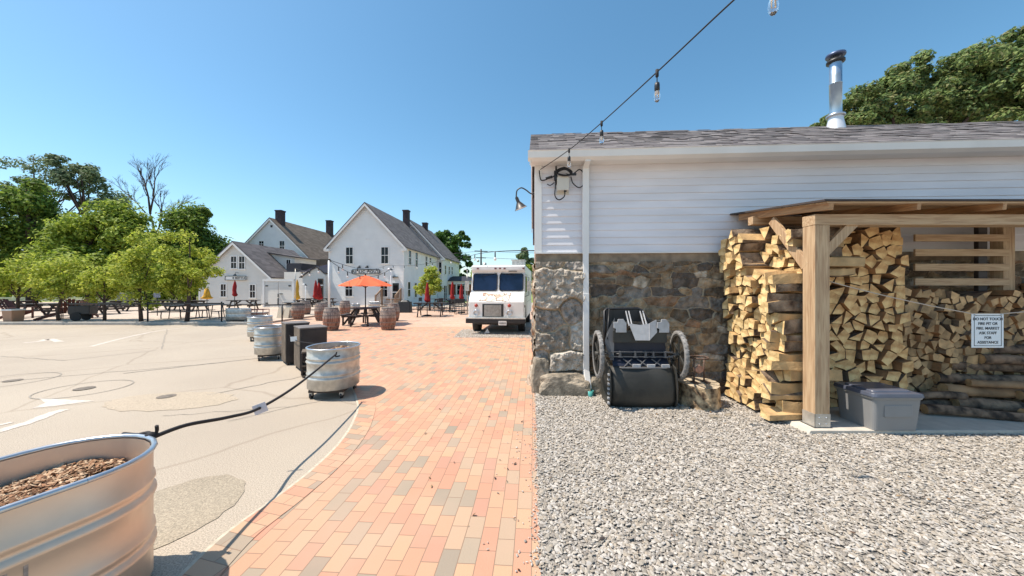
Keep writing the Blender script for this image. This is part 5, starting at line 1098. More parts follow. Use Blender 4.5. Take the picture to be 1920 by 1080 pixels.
def gable(parent, x0, x1, y0, y1, ze, zp, wallm, roofm, ov=.25, base=0, roofname='roof', rake=True, flare=0):
    xm = (x0 + x1) / 2; b = MB(); b.prism([(x0, base), (x1, base), (x1, ze), (xm, zp), (x0, ze)], y0, y1); b.build('wall', wallm, parent)
    sl = (zp - ze) / (xm - x0); b = MB()
    for s in (-1, 1):
        ex = xm + s * ((xm - x0) + ov); ezz = ze - sl * ov
        vs = [(xm, y0 - ov, zp + .04), (xm, y1 + ov, zp + .04), (ex, y1 + ov, ezz + .04), (ex, y0 - ov, ezz + .04)]; vs += [(a, b_, c + .10) for a, b_, c in vs]
        b.add(vs, [(0, 1, 2, 3), (4, 7, 6, 5), (0, 3, 7, 4), (3, 2, 6, 7), (2, 1, 5, 6), (1, 0, 4, 5)])
    r_ = b.build(roofname, roofm, parent)
    if rake:
        b = MB()
        for s in (-1, 1):
            ex = xm + s * ((xm - x0) + ov); ezz = ze - sl * ov
            b.prism([(xm, zp + .03), (ex, ezz + .03), (ex, ezz - .17), (xm, zp - .20)], y0 - ov + .005, y0 - ov + .04)
            b.prism([(ex - s * .01, ezz + .02), (ex - s * .45, ezz + .02), (ex - s * .45, ezz - .2), (ex - s * .01, ezz - .2)], y0 - ov + .045, y0 + .02)
            b.b2((x1 if s > 0 else x0 - .09, y0, ze - .28), (x1 + .09 if s > 0 else x0, y1, ze - .10))
        b.build('eave_trim', M['trim'], parent)
    b = MB(); 
    for xc in (x0, x1): b.b2((xc - (.09 if xc > xm else .02), y0 - .025, base), (xc + (.02 if xc > xm else .09), y0 + .02, ze - .05))
    b.build('corner_board', M['trim'], parent); return r_
def chimney(parent, x, y, z0, z1, w_=.7):
    b = MB(); b.b2((x - w_ / 2, y - w_ / 2, z0), (x + w_ / 2, y + w_ / 2, z1 - .15)); b.b2((x - w_ / 2 - .05, y - w_ / 2 - .05, z1 - .15), (x + w_ / 2 + .05, y + w_ / 2 + .05, z1)); b.build('chimney', M['chimney'], parent)
# tall white house with the sign, its side running away on the right
D0 = 30.0; hx = (757 - 960) / FP * D0
ph = thing('white_gabled_house', 'tall white clapboard house with a gable front and a long sign board', 'house', (hx, D0, 0), -TH)
W_ = 6.65
def fz(y, d=30.2): return CH + (540 - y) / FP * d
def fx(x, d=30.2): return (x - 757) / FP * d
rf = gable(ph, -W_, 0, 0, 10.5, fz(460), fz(383), M['siding'], M['shinglefar'], ov=.3)
for x, y0, y1 in [(653, 494, 464), (721, 494, 464), (652, 555, 528), (719.5, 556, 528)]: window(ph, fx(x), fz(y0), .60, fz(y1) - fz(y0))
b = MB(); b.b2((fx(684.5), -.05, fz(449.5)), (fx(689), 0, fz(446.5))); b.build('gable_vent', M['trim'], ph)
b = MB(); b.b2((fx(734), -.03, .75), (fx(750), 0.01, fz(529))); dr = b.build('door_frame', M['trim'], ph); b = MB(); b.b2((fx(736), -.05, .75), (fx(748), -.02, fz(531))); d2 = b.build('door', mat('black_door', (.02, .022, .022), .35), ph)
b = MB(); b.b2((fx(738), -.06, fz(545)), (fx(746), -.05, fz(535))); b.build('door_pane', M['glass'], d2)
b = MB(); b.b2((fx(736), -.058, fz(548.5)), (fx(748), -.048, fz(547))); b.build('door_rail', M['trim'], d2)
b = MB(); b.box((fx(741.5), -.15, fz(519.5)), (.5, .3, .05)); b.bar((fx(738), -.1, fz(521)), (fx(741), -.25, fz(517)), .04, .06); b.build('door_light', M['black'], ph)
sg = thing('house_sign', 'long white sign board lettered PUBLIC HOUSE on the tall white house', 'sign', Vector((hx, D0, 0)) + Vector((fx(685.5) * CT - .06 * ST, -fx(685.5) * ST - .06 * CT - .03, fz(509.5))), -TH)
sw_ = 52 / FP * 30.2; sh_ = 8.6 / FP * 30.2
b = MB(); b.b2((-sw_ / 2, -.0, -sh_ / 2), (sw_ / 2, .04, sh_ / 2)); b.build('board', M['trim'], sg)
b = MB()
for a, c in [((-sw_ / 2, sh_ / 2 - .045), (sw_ / 2, sh_ / 2)), ((-sw_ / 2, -sh_ / 2), (sw_ / 2, -sh_ / 2 + .045)), ((-sw_ / 2, -sh_ / 2 + .05), (-sw_ / 2 + .05, sh_ / 2 - .05)), ((sw_ / 2 - .05, -sh_ / 2 + .05), (sw_ / 2, sh_ / 2 - .05))]: b.b2((a[0], -.03, a[1]), (c[0], 0, c[1]))
b.build('border', M['black'], sg); text('PUBLIC HOUSE', .345, (0, -.02, -.01), (R(90), 0, 0), M['black'], sg, 'lettering', ext=.01, space=1.15)
for px in (675.5, 690.5):
    b = MB(); x = fx(px); b.tube([(x, 0, fz(500)), (x, -.2, fz(498.5)), (x, -.35, fz(499.5)), (x, -.38, fz(502))], .02, 6); b.lathe([(.03, .16), (.06, .1), (.16, -.02), (.16, -.05)], 12, (x, -.38, fz(501.8))); b.build('sign_lamp', M['black'], ph)
# side windows, read as depths along the wall
def side_t(px, x_off=0): k = (px - 960) / FP; X0 = hx + x_off; return (X0 - k * D0) / (k * CT - ST) if False else (k * D0 - X0) / (ST - k * CT)
def zat(px_y, t_): return CH + (540 - px_y) / FP * (D0 + t_)
for px, y0, y1 in [(768, 496, 470), (780.5, 500, 474), (799, 499, 481), (806.5, 492, 484), (766.5, 556, 529), (779, 557, 531)]:
    t_ = side_t(px); window(ph, t_, zat(y0, t_), .62, zat(y1, t_) - zat(y0, t_), 0, 'R', 0)
chimney(ph, -3.1, 9.0, 8.2, zat(396, 9.6), .6)
# rear section, a little wider
b_x1 = .62; t0 = 10.55; t1 = 19.5
rh = thing('rear_house_section', 'rear part of the tall white house with its own roof and two chimneys', 'house', (hx, D0, 0), -TH)
gable(rh, -7.3, b_x1, t0, t1, 5.3, 9.5, M['siding'], M['shinglefar'], ov=.3)
for px, y0, y1 in [(835, 514, 498), (842, 514, 500), (847.5, 514, 501), (833, 562, 536), (836, 562, 536)]:
    t_ = side_t(px, b_x1); window(rh, min(t_, t1 - .5), zat(y0, t_), .62, zat(y1, t_) - zat(y0, t_), b_x1, 'R', 0)
b = MB(); b.b2((b_x1 - .5 + .0, t0 - .02, 3.2), (b_x1 - .05, t0, 4.9)); 
window(rh, .34, fz(514, 40.6), .30, fz(492, 40.6) - fz(514, 40.6), t0, 'F', 0)
chimney(rh, -3.1, 15.8, 9.0, zat(418, 16), .6)
# brick fronted entry with a dark roof
en = thing('entry_porch', 'small porch with a dark hipped roof and red brick wall behind the folded umbrellas', 'porch', (hx + 1.3 + .35, D0 + 13.0, 0), -TH)
s_ = FP / 44.0; w0 = (836 - 960) / s_ - (hx + 1.65); w1 = (885 - 960) / s_ - (hx + 1.65)
b = MB(); b.b2((w0 + .2, .6, 0), (w1, 4, 2.5)); b.build('wall', mat('red_brick_wall', (.30, .12, .07), .9, var=.25, scale=5), en)
b = MB(); b.b2((w0, -.05, 2.05), (w1, .1, 2.45)); 
for x in (w0 + .1, w0 + 1.5, w0 + 2.6): b.b2((x - .08, -.05, 0), (x + .08, .1, 2.1))
b.build('porch_frame', M['trim'], en)
b = MB(); b.b2((w0 + .0, .0, 0), (w0 + .25, .5, 2.1)); b.b2((w0 + .1, -.02, 0), (w1, .02, .75)); b.build('porch_siding', M['siding'], en)
b = MB(); b.add([(w0 - .2, -.3, 2.45), (w1 + .2, -.3, 2.45), (w1 + .2, 4, 2.45), (w0 - .2, 4, 2.45), (w0 + .7, 1.6, 3.1), (w1 - .6, 1.6, 3.1)], [(0, 1, 5, 4), (1, 2, 5), (2, 3, 4, 5), (3, 0, 4), (3, 2, 1, 0)]); b.build('roof', M['darkroof'], en)
window(en, w0 + 1.9, .8, .9, 1.1, .6)
# steps with timber rails at the house door
st = thing('door_steps', 'wooden steps with two timber handrails at the black door', 'steps', (hx + fx(727), D0 - .1, 0), -TH)
stw = wood_mat('weathered_timber', (.22, .13, .08), (.34, .22, .14), 2)
for k in range(4): b = MB(); b.b2((0, -.35 - k * .28, .56 - k * .17), (1.15, -.06 - k * .28, .61 - k * .17)); b.build('tread', stw, st)
b = MB(); b.b2((0, -.2, .62), (1.2, .05, .68)); b.build('landing', stw, st)
for x, nm in ((-.45, 'a'), (1.2, 'b')):
    b = MB(); b.bar((x, -.0, 1.55), (x, -1.25, .95), .06, .12); b.b2((x - .05, -.05, 0), (x + .05, .05, 1.6)); b.b2((x - .05, -1.3, 0), (x + .05, -1.2, 1.05))
    for k in range(5): y = -.2 - k * .2; b.b2((x - .02, y - .02, .2), (x + .02, y + .02, 1.55 + y * .48))
    b.bar((x, -.0, .35), (x, -1.25, .15), .05, .08); b.build('handrail', stw, st)
b = MB(); b.b2((hx + fx(716) , D0 - .25, 0), (hx + fx(716) + .01, D0 - .2, 0))
# small gabled house at the left, warm white
D1 = 31.0; sx1 = (508 - 960) / FP * D1; warm = siding_mat('cream_clapboard', (.68, .64, .585), .12)
sm_ = thing('small_gabled_house', 'low cream white house with a steep gable and a shed dormer', 'house', (sx1, D1, 0), -TH)
gz = lambda y, d=D1 + .2: CH + (540 - y) / FP * d
gx_ = lambda x, d=D1 + .2: (x - 508) / FP * d
gable(sm_, gx_(366) , gx_(507), 0, 7.5, gz(518), gz(455), warm, M['shinglefar'], ov=.25)
for x, y0, y1, w_ in [(435.5, 503, 481, .50), (451.5, 504, 481, .50), (415, 556, 533, .48), (472.5, 558, 534, .48)]: window(sm_, gx_(x), gz(y0), w_, gz(y1) - gz(y0))
sgn = thing('shop_sign', 'small white sign lettered BOTTLE under a lamp on the cream gable', 'sign', (sx1 + gx_(441) , D1 - .02 - gx_(441) * ST - .1, gz(521.5)), -TH)
w2 = 42 / FP * D1 / 2; h2 = 8 / FP * D1 / 2; b = MB(); b.b2((-w2, 0, -h2), (w2, .04, h2)); b.build('board', M['trim'], sgn)
b = MB()
for a, c in [((-w2, h2 - .04), (w2, h2)), ((-w2, -h2), (w2, -h2 + .04)), ((-w2, -h2 + .04), (-w2 + .04, h2 - .04)), ((w2 - .04, -h2 + .04), (w2, h2 - .04))]: b.b2((a[0], -.025, a[1]), (c[0], 0, c[1]))
b.build('border', M['black'], sgn); text('R BOTTLE', .25, (.32, -.02, 0), (R(90), 0, 0), M['black'], sgn, 'lettering', ext=.008, space=1.1)
b = MB(); b.tube([(gx_(444), 0, gz(512)), (gx_(444), -.3, gz(511)), (gx_(444), -.35, gz(514))], .02, 6); b.lathe([(.03, .12), (.14, -.02), (.14, -.05)], 12, (gx_(444), -.35, gz(516))); b.build('sign_lamp', M['black'], sm_)
# dormer
b = MB(); b.prism([(-3.15, 5.05), (.05, 4.57), (.05, 2.75), (-1.4, 3.3), (-3.15, 4.2)], 3.0, 6.4); b.build('dormer', warm, sm_)
b = MB(); b.prism([(-3.45, 5.12), (.32, 4.55), (.32, 4.65), (-3.45, 5.24)], 2.75, 6.6); b.build('dormer_roof', M['shinglefar'], sm_)
window(sm_, -.55, 3.36, .40, .98, 3.0, 'F')
# gates
gt = thing('white_gates', 'pair of tall plain white gates with black hinges and latch', 'gate', (G(487, 579).x, 27.4, 0), -TH)
gw = (541 - 487) / FP * 27.4; gh = CH + (540 - 524) / FP * 27.4
for k in range(2): b = MB(); b.b2((k * gw / 2 + .02, 0, .08), ((k + 1) * gw / 2 - .02, .06, gh - .15)); dd = b.build('gate_leaf', warm, gt); b = MB(); x = .08 if k == 0 else gw - .3; b.b2((x, -.02, gh - .55), (x + .2, 0, gh - .45)); b.b2((x, -.02, .35), (x + .2, 0, .45)); b.build('hinge', M['black'], dd)
b = MB(); b.b2((-.15, -.03, 0), (.0, .12, gh)); b.b2((gw, -.03, 0), (gw + .15, .12, gh)); b.b2((-.15, -.04, gh - .13), (gw + .15, .12, gh + .02)); b.build('gate_frame', M['trim'], gt)
b = MB(); b.b2((gw / 2 - .05, -.04, .25), (gw / 2 + .02, -.0, .8)); b.b2((gw / 2 - .04, -.04, .9), (gw / 2 + .02, -.0, 1.15)); b.b2((gw / 2 + .1, -.03, 1.12), (gw / 2 + .35, -.0, 1.17)); b.build('latch', M['black'], gt)
# rear house with chimneys
D2 = 40.0; rx = (583 - 960) / FP * D2
rr2 = thing('far_gabled_house', 'tall bluish white house behind the cream one with brown roof and two chimneys', 'house', (rx, D2, 0), -TH)
hz = lambda y, d=D2 + .2: CH + (540 - y) / FP * d
hx_ = lambda x, d=D2 + .2: (x - 583) / FP * d
gable(rr2, hx_(427), hx_(581), 0, 12.5, hz(485), hz(410), M['siding'], M['shinglebrown'], ov=.2)
for x, y0, y1, w_ in [(486.5, 462, 452, .55), (527, 471, 452, .55)]: window(rr2, hx_(x), hz(y0), w_, hz(y1) - hz(y0))
chimney(rr2, hx_(511), 1.0, 8.6, hz(391), .72); chimney(rr2, hx_(504) + .2, 11.4, 8.8, hz(413, 51.4), .72)
b = MB(); b.b2((hx_(504.5), -.05, hz(426)), (hx_(508), 0, hz(422))); b.build('gable_vent', M['black'], rr2)
b = MB(); b.b2((hx_(579), -.5, hz(512)), (hx_(640), 6, hz(487))); b.build('side_wing', M['shinglebrown'], rr2)
# link building with metal roof and gabled porch
D3 = 30.5; lx = (545 - 960) / FP * D3
lk = thing('link_building', 'low white link building with a striped metal roof and small gabled porch', 'building', (lx, D3 + .6, 0), -TH)
lz = lambda y: CH + (540 - y) / FP * (D3 + .6)
lw = (616 - 540) / FP * D3
b = MB(); b.b2((-1.0, 0, 0), (lw, 5, lz(510))); b.build('wall', warm, lk)
b = MB(); b.add([(.45, -.15, lz(510)), (lw, -.15, lz(510)), (lw, 4, lz(489)), (1.0, 4, lz(489))], [(0, 1, 2, 3)]); b.build('metal_roof', mat('standing_seam', (.42, .42, .47), .4, .5), lk)
b = MB()
for k in range(11): x = .62 + k * .29; b.bar((x, -.15, lz(510) + .03), (x + .45 * (1 - k / 14), 4, lz(489) + .03), .075, .05)
b.build('roof_seam', mat('dark_seam', (.05, .045, .08), .5), lk)
b = MB(); b.b2((-.9, .2, lz(509)), (.42, 3, lz(509) + .75)); b.build('dark_gutter_wall', M['darkroof'], lk)
px0, px1, pm_ = (571 - 545) / FP * 30.5, (617 - 545) / FP * 30.5, (606 - 545) / FP * 29
b = MB(); b.prism([(px0 + .1, 0), (px1, 0), (px1, lz(517)), ((px0 + px1) / 2 + .3, lz(502)), (px0 + .1, lz(519))], -.9, 0); b.build('porch', warm, lk)
b = MB(); b.bar(((px0 + px1) / 2 + .3, -.5, lz(501)), (px0 - .1, -.5, lz(521)), 1.1, .06); b.bar(((px0 + px1) / 2 + .3, -.5, lz(501)), (px1, -.5, lz(513)), 1.1, .06); b.build('porch_roof', M['darkroof'], lk)
b = MB(); x0 = (603 - 545) / FP * 30.5; b.b2((x0, -.94, 0.1), (x0 + .48, -.905, lz(523))); dr = b.build('door', mat('brown_door', (.12, .075, .05), .5), lk); b = MB(); b.b2((x0 + .06, -.95, lz(532)), (x0 + .42, -.942, lz(524.5))); b.b2((x0 + .1, -.95, lz(553)), (x0 + .4, -.942, lz(540))); b.build('door_pane', M['glass'], dr)
b = MB(); b.b2((x0 - .06, -.955, 0), (x0, -.905, lz(522))); b.b2((x0, -.955, lz(536)), (x0 + .5, -.945, lz(534))); b.build('door_frame', M['trim'], lk)

# ---------------------------------------------------------------- the truck
tkt = thing('step_van', 'white boxy step van food truck parked nose out beside the brick plaza', 'truck', (-.55, 12.05, 0), -.10)
wp = mat('truck_white', (.80, .79, .76), .35, var=.05, scale=2); K = 12 / FP
def tz(y): return CH + (540 - y) * K
hw = .97
body = [(0, tz(597)), (0, tz(566)), (.30, tz(549)), (.42, tz(547)), (.58, tz(510)), (.50, tz(505)), (.50, tz(497)), (.62, tz(495)), (5.6, tz(495)), (5.6, .45), (1.35, .45), (1.25, .75), (1.05, .95), (.75, .95), (.5, .75), (.42, .5)]
b = MB(); T = Matrix.Rotation(R(-90), 4, 'Z')
b.prism([(p[0], p[1]) for p in body], -hw, hw, Matrix.Rotation(R(90), 4, 'Z')); b.build('body', wp, tkt, bevel=.025)
def yof(z):
    return .42 + (z - tz(547)) / (tz(510) - tz(547)) * .16
glm = mat('tinted_windshield', (.01, .02, .05), .08, var=.3, scale=2)
wz0, wz1 = tz(547) + .03, tz(512); wf = MB()
for (a, c) in ((-.90, -.03), (.06, .90)):
    b = MB(); y0, y1 = yof(wz0) - .03, yof(wz1) - .03; n = 6; r_ = .07; out = []
    for (cx_, cz_, a0) in ((c - r_, wz1 - r_, 0), (a + r_, wz1 - r_, 90), (a + r_, wz0 + r_, 180), (c - r_, wz0 + r_, 270)):
        for k in range(n): q = R(a0 + 90 * k / (n - 1)); out.append((cx_ + r_ * math.cos(q), cz_ + r_ * math.sin(q)))
    f_ = lambda z: yof(z) - .012
    b.add([(p[0], f_(p[1]), p[1]) for p in out], [list(range(len(out)))]); g_ = b.build('windshield', glm, tkt)
    b = MB(); L_p = [(p[0], f_(p[1]) - .004, p[1]) for p in out]; b.tube(L_p + [L_p[0]], .016, 6, cap=False); b.build('gasket', M['black'], g_)
b = MB(); b.tube([(-.05, yof(wz1) - .04, wz1 + .02), (-.35, yof(wz1) - .04, wz1 - .04), (-.62, yof(wz1) - .03, wz1 - .09)], .010, 5); b.tube([(.10, yof(wz1) - .04, wz1 + .02), (.4, yof(wz1) - .04, wz1 - .03), (.62, yof(wz1) - .03, wz1 - .06)], .010, 5); b.build('wiper', M['black'], tkt)
gx = -.55; lx_ = lambda px: (px - 930) * K * 1.0
b = MB(); b.b2((lx_(904), -.02, tz(594)), (lx_(944), .02, tz(570))); gr = b.build('grille_recess', M['black'], tkt); b = MB()
for k in range(17): x = lx_(908) + k * .035; b.b2((x, -.032, tz(593)), (x + .02, -.018, tz(572)))
b.build('grille_bars', M['galv'], gr)
for px in (892, 955):
    b = MB(); b.lathe([(0, -.03), (.06, -.025), (.085, -.005), (.10, 0), (.10, .02)], 20); h_ = b.build('headlight', M['steel'], tkt); h_.rotation_euler = (R(90), 0, 0); h_.location = (lx_(px), -.01, tz(587)); b = MB(); b.lathe([(.075, 0), (.092, .012), (.105, 0)], 20); b.build('bezel', M['galvrim'], h_).location = (0, 0, .025)
    b = MB(); b.lathe([(0, .03), (.045, .02), (.06, 0), (.065, -.02)], 16); h_ = b.build('marker_light', mat('red_lens', (.40, .06, .04), .3), tkt); h_.rotation_euler = (R(90), 0, 0); h_.location = (lx_(px), -.01, tz(573))
b = MB(); b.b2((-1.03, -.18, tz(606)), (1.03, -.02, tz(598))); b.build('bumper', M['black'], tkt, bevel=.02); b = MB(); b.b2((-1.03, -.185, tz(598) + .003), (1.03, -.02, tz(595.5))); b.build('bumper_top', M['galv'], tkt, bevel=.01)
b = MB(); b.b2((lx_(936), -.20, tz(609)), (lx_(951), -.19, tz(601))); pl = b.build('number_plate', M['trim'], tkt); b = MB()
for k in range(5): b.b2((lx_(938) + k * .045, -.205, tz(606.5)), (lx_(938) + k * .045 + .028, -.2005, tz(603.5)))
b.build('plate_characters', mat('faded_characters', (.12, .12, .12), .6), pl)
b = MB()
for px in (890, 925, 934, 943, 980): b.b2((lx_(px) - .035, .46, tz(503)), (lx_(px) + .035, .50, tz(500.5)))
b.build('roof_marker', mat('dark_red_lens', (.16, .04, .04), .4), tkt)
b = MB(); b.b2((lx_(951), .485, tz(508)), (lx_(967), .56, tz(507))); b.build('vent_slot', M['black'], tkt)
# painted hood banner: scroll shapes
hb = mat('banner_art', (.70, .62, .52), .5); n, L, p = nodes(hb); tc = n.new('ShaderNodeTexCoord'); v = n.new('ShaderNodeTexVoronoi'); v.feature = 'DISTANCE_TO_EDGE'; v.inputs['Scale'].default_value = 6; nzz = n.new('ShaderNodeTexNoise'); nzz.inputs['Scale'].default_value = 4
mm = n.new('ShaderNodeMix'); mm.data_type = 'RGBA'; mm.inputs[0].default_value = .3; L.new(tc.outputs['Object'], mm.inputs[6]); L.new(tc.outputs['Object'], nzz.inputs[0]); L.new(nzz.outputs['Color'], mm.inputs[7]); L.new(mm.outputs[2], v.inputs[0])
cr = n.new('ShaderNodeValToRGB'); e = cr.color_ramp.elements; e[0].position = .02; e[0].color = (.22, .14, .09, 1); e[1].position = .09; e[1].color = (.78, .70, .58, 1); L.new(v.outputs['Distance'], cr.inputs[0])
v2 = n.new('ShaderNodeTexVoronoi'); v2.inputs['Scale'].default_value = 6; L.new(mm.outputs[2], v2.inputs[0]); r3 = n.new('ShaderNodeValToRGB'); r3.color_ramp.elements[0].position = .55; r3.color_ramp.elements[1].position = .6; r3.color_ramp.elements[0].color = (1, 1, 1, 1); r3.color_ramp.elements[1].color = (.75, .55, .48, 1); L.new(v2.outputs['Color'], r3.inputs[0])
m3 = n.new('ShaderNodeMix'); m3.data_type = 'RGBA'; m3.blend_type = 'MULTIPLY'; m3.inputs[0].default_value = 1; L.new(cr.outputs[0], m3.inputs[6]); L.new(r3.outputs[0], m3.inputs[7]); L.new(m3.outputs[2], p.inputs['Base Color'])
def hoodp(x, u): y = .30 * u; return (x, y - .006, tz(566) + (tz(549) - tz(566)) * u + .006)
top = [(-.52, .98), (-.40, 1.0), (-.3, .88), (-.1, .80), (.1, .85), (.22, .97), (.38, .9), (.50, .97)]; bot = [(.44, .1), (.3, .02), (.1, .12), (-.1, .05), (-.3, .03), (-.45, .12), (-.62, .08), (-.50, .5)]
b = MB(); b.add([hoodp(*q) for q in top + bot], [list(range(len(top + bot)))]); b.build('hood_banner', hb, tkt)
# wheels, side door, mirrors, roof box
for x in (-.83, .83):
    for y in (.9, 4.4):
        b = MB(); b.tube([(x - .12, y, .36), (x + .12, y, .36)], .36, 22); w_ = b.build('wheel', M['rubber'], tkt); b = MB(); s = 1 if x > 0 else -1; b.tube([(x + s * .121, y, .36), (x + s * .128, y, .36)], .2, 16); b.build('hub', M['galv'], w_)
b = MB(); b.b2((-.8, .3, .3), (.8, 5.4, .45)); b.build('chassis', M['black'], tkt)
b = MB()
for a in ((.64, 1.5),): b.b2((hw, a[0], .45), (hw + .012, a[0] + .02, 2.1)); b.b2((hw, a[1], .45), (hw + .012, a[1] + .02, 2.1)); b.b2((hw, a[0], 2.1), (hw + .012, a[1] + .02, 2.12))
b.b2((hw, 1.6, 1.05), (hw + .01, 5.5, 1.07)); b.build('side_seam', M['galv'], tkt)
b = MB(); b.b2((hw, .75, 1.45), (hw + .012, 1.4, 2.0)); b.build('side_window', glm, tkt)
for s in (-1, 1):
    b = MB(); b.tube([(s * hw, .55, 2.0), (s * (hw + .14), .40, 1.98), (s * (hw + .14), .40, 1.35), (s * hw, .5, 1.3)], .012, 6); mr = b.build('mirror_bracket', M['black'], tkt); b = MB(); b.b2((s * (hw + .14) - .07, .37, 1.5), (s * (hw + .14) + .07, .41, 1.85)); b.build('mirror', M['galv'], mr)
b = MB(); b.b2((.35, 2.0, tz(495) + .0), (.85, 2.7, tz(495) + .28)); b.b2((.32, 1.97, tz(495) + .28), (.88, 2.73, tz(495) + .31)); b.build('roof_vent', M['galv'], tkt)
b = MB(); b.b2((hw + .001, .18, .92), (hw + .02, .24, 1.0)); b.build('fuel_badge', M['black'], tkt)
b = MB(); b.add([(-.42, -.1, .02), (-.30, -.12, .20), (-.22, -.1, .04), (-.3, .1, .02)], [(0, 1, 2), (0, 3, 1), (1, 3, 2), (0, 2, 3)]); gq = B(0, 0); o = b.build('wheel_chock', M['trim']); o.location = (-.55, 12.2, 0); tag(o, 'white wedge chock on the gravel beside the truck front wheel', 'wheel chock')

# ---------------------------------------------------------------- utility pole and wires
up = A(902, 540, 48); t = thing('utility_pole', 'far wooden utility pole with cross arm and transformer left of the truck roof', 'utility pole', (up.x, up.y, 0), .3)
zt = CH + 73 / FP * 48; b = MB(); b.tube([(0, 0, 0), (0, 0, zt)], [.16, .10], 8); b.build('pole', M['darkwood'], t); b = MB(); b.bar((-.9, 0, zt - .3), (.9, 0, zt - .3), .1, .12); b.bar((-.7, 0, zt - 1.2), (.7, 0, zt - 1.2), .1, .1); b.build('cross_arm', M['darkwood'], t)
b = MB(); b.tube([(.45, -.2, zt - 2.9), (.45, -.2, zt - 1.9)], .26, 10); b.tube([(-.45, -.2, zt - 1.8), (-.45, -.2, zt - 1.5)], .15, 8); b.build('transformer', M['galv'], t)
for k, (yo, lab) in enumerate([(0, 'upper power line crossing behind the truck roof'), (-.9, 'lower power line crossing behind the truck roof')]):
    b = MB(); b.tube(sagline(Vector((up.x - 30, up.y + 8, zt + yo - .2)), Vector((up.x, up.y, zt + yo - .25)), .6) + sagline(Vector((up.x, up.y, zt + yo - .25)), Vector((up.x + 30, up.y - 4, zt + yo)), .6)[1:], .02, 4); tag(b.build('power_line', M['black']), lab, 'cable')
# guard rail, parked car, far fence on the left
t = thing('guard_rail', 'long pale horizontal rail fence beyond the terrace trees', 'fence', (0, 40, 0), 0)
b = MB()
for z in (.55, .95, 1.2): b.bar((-62, 0, z - 1.55 + .8), (-33.5, 0, z - 1.55 + .8), .06, .17)
b.build('rail', mat('cream_rail', (.62, .58, .45), .6), t); b = MB()
for k in range(13): b.b2((-62 + k * 2.35, .04, 0), (-61.88 + k * 2.35, .14, .62))
b.build('post', M['trim'], t)
cx = A(320, 560, 42); t = thing('parked_car', 'silver car parked far beyond the terrace tables', 'car', (cx.x, 42, 0), 0)
b = MB(); b.prism([(-2.1, .3), (2.1, .3), (2.15, .7), (1.4, .85), (.8, 1.25), (-.9, 1.3), (-1.6, .9), (-2.15, .8)], -.85, .85); b.build('body', mat('silver_paint', (.5, .52, .55), .3, .3), t, bevel=.08)
b = MB(); b.prism([(1.15, .9), (.72, 1.2), (-.8, 1.24), (-1.3, .92)], -.87, .87); b.build('side_window', M['glass'], t)
for x in (-1.3, 1.3): b = MB(); b.tube([(x, -.88, .32), (x, .88, .32)], .32, 16); b.build('wheel', M['rubber'], t)
nsg = A(295, 552, 19); t = thing('small_post_sign', 'small blue white sign on a post under the terrace trees', 'sign', (nsg.x, 19, 0), 0); b = MB(); b.tube([(0, 0, .09), (0, 0, 1.4)], .02, 6); b.build('post', M['black'], t); b = MB(); b.b2((-.18, -.03, 1.08), (.18, -.02, 1.35)); b.build('panel', mat('blue_white_panel', (.30, .34, .48), .5, var=.5, scale=9), t)
t = thing('utility_cabinet', 'grey green metal cabinet standing beyond the third terrace tree', 'utility cabinet', (A(235, 560, 30).x, 30, .09), 0); b = MB(); b.b2((-.4, -.3, 0), (.4, .3, 1.05)); b.build('body', mat('grey_green_metal', (.18, .19, .14), .6, var=.3), t, bevel=.03); b = MB(); b.b2((-.43, -.33, 1.05), (.43, .33, 1.10)); b.build('lid', M['galv'], t)

# ---------------------------------------------------------------- trees
def leafmat(name, cols, tr=.35):
    m = mat(name, cols[0], .6, island=cols, translucent=tr, spec=.25); return m
LG = leafmat('young_leaf', [(.34, .41, .045), (.45, .50, .07), (.55, .56, .11), (.24, .31, .035), (.40, .45, .08)], .5)
DG = leafmat('dark_leaf', [(.12, .19, .03), (.19, .28, .04), (.27, .36, .06), (.08, .14, .025)], .4)
MG = leafmat('mid_leaf', [(.24, .33, .04), (.33, .41, .055), (.42, .49, .085), (.17, .25, .04)], .45)
BG = leafmat('greyish_leaf', [(.16, .22, .11), (.21, .27, .14), (.13, .18, .09), (.25, .30, .17)], .3)
HG = leafmat('hill_leaf', [(.16, .24, .08), (.21, .29, .095), (.27, .33, .115), (.29, .29, .13), (.12, .18, .08)], .4)
trunkm = mat('tree_bark', (.075, .05, .04), .95, var=.3, scale=10, bump=.6, bscale=20)
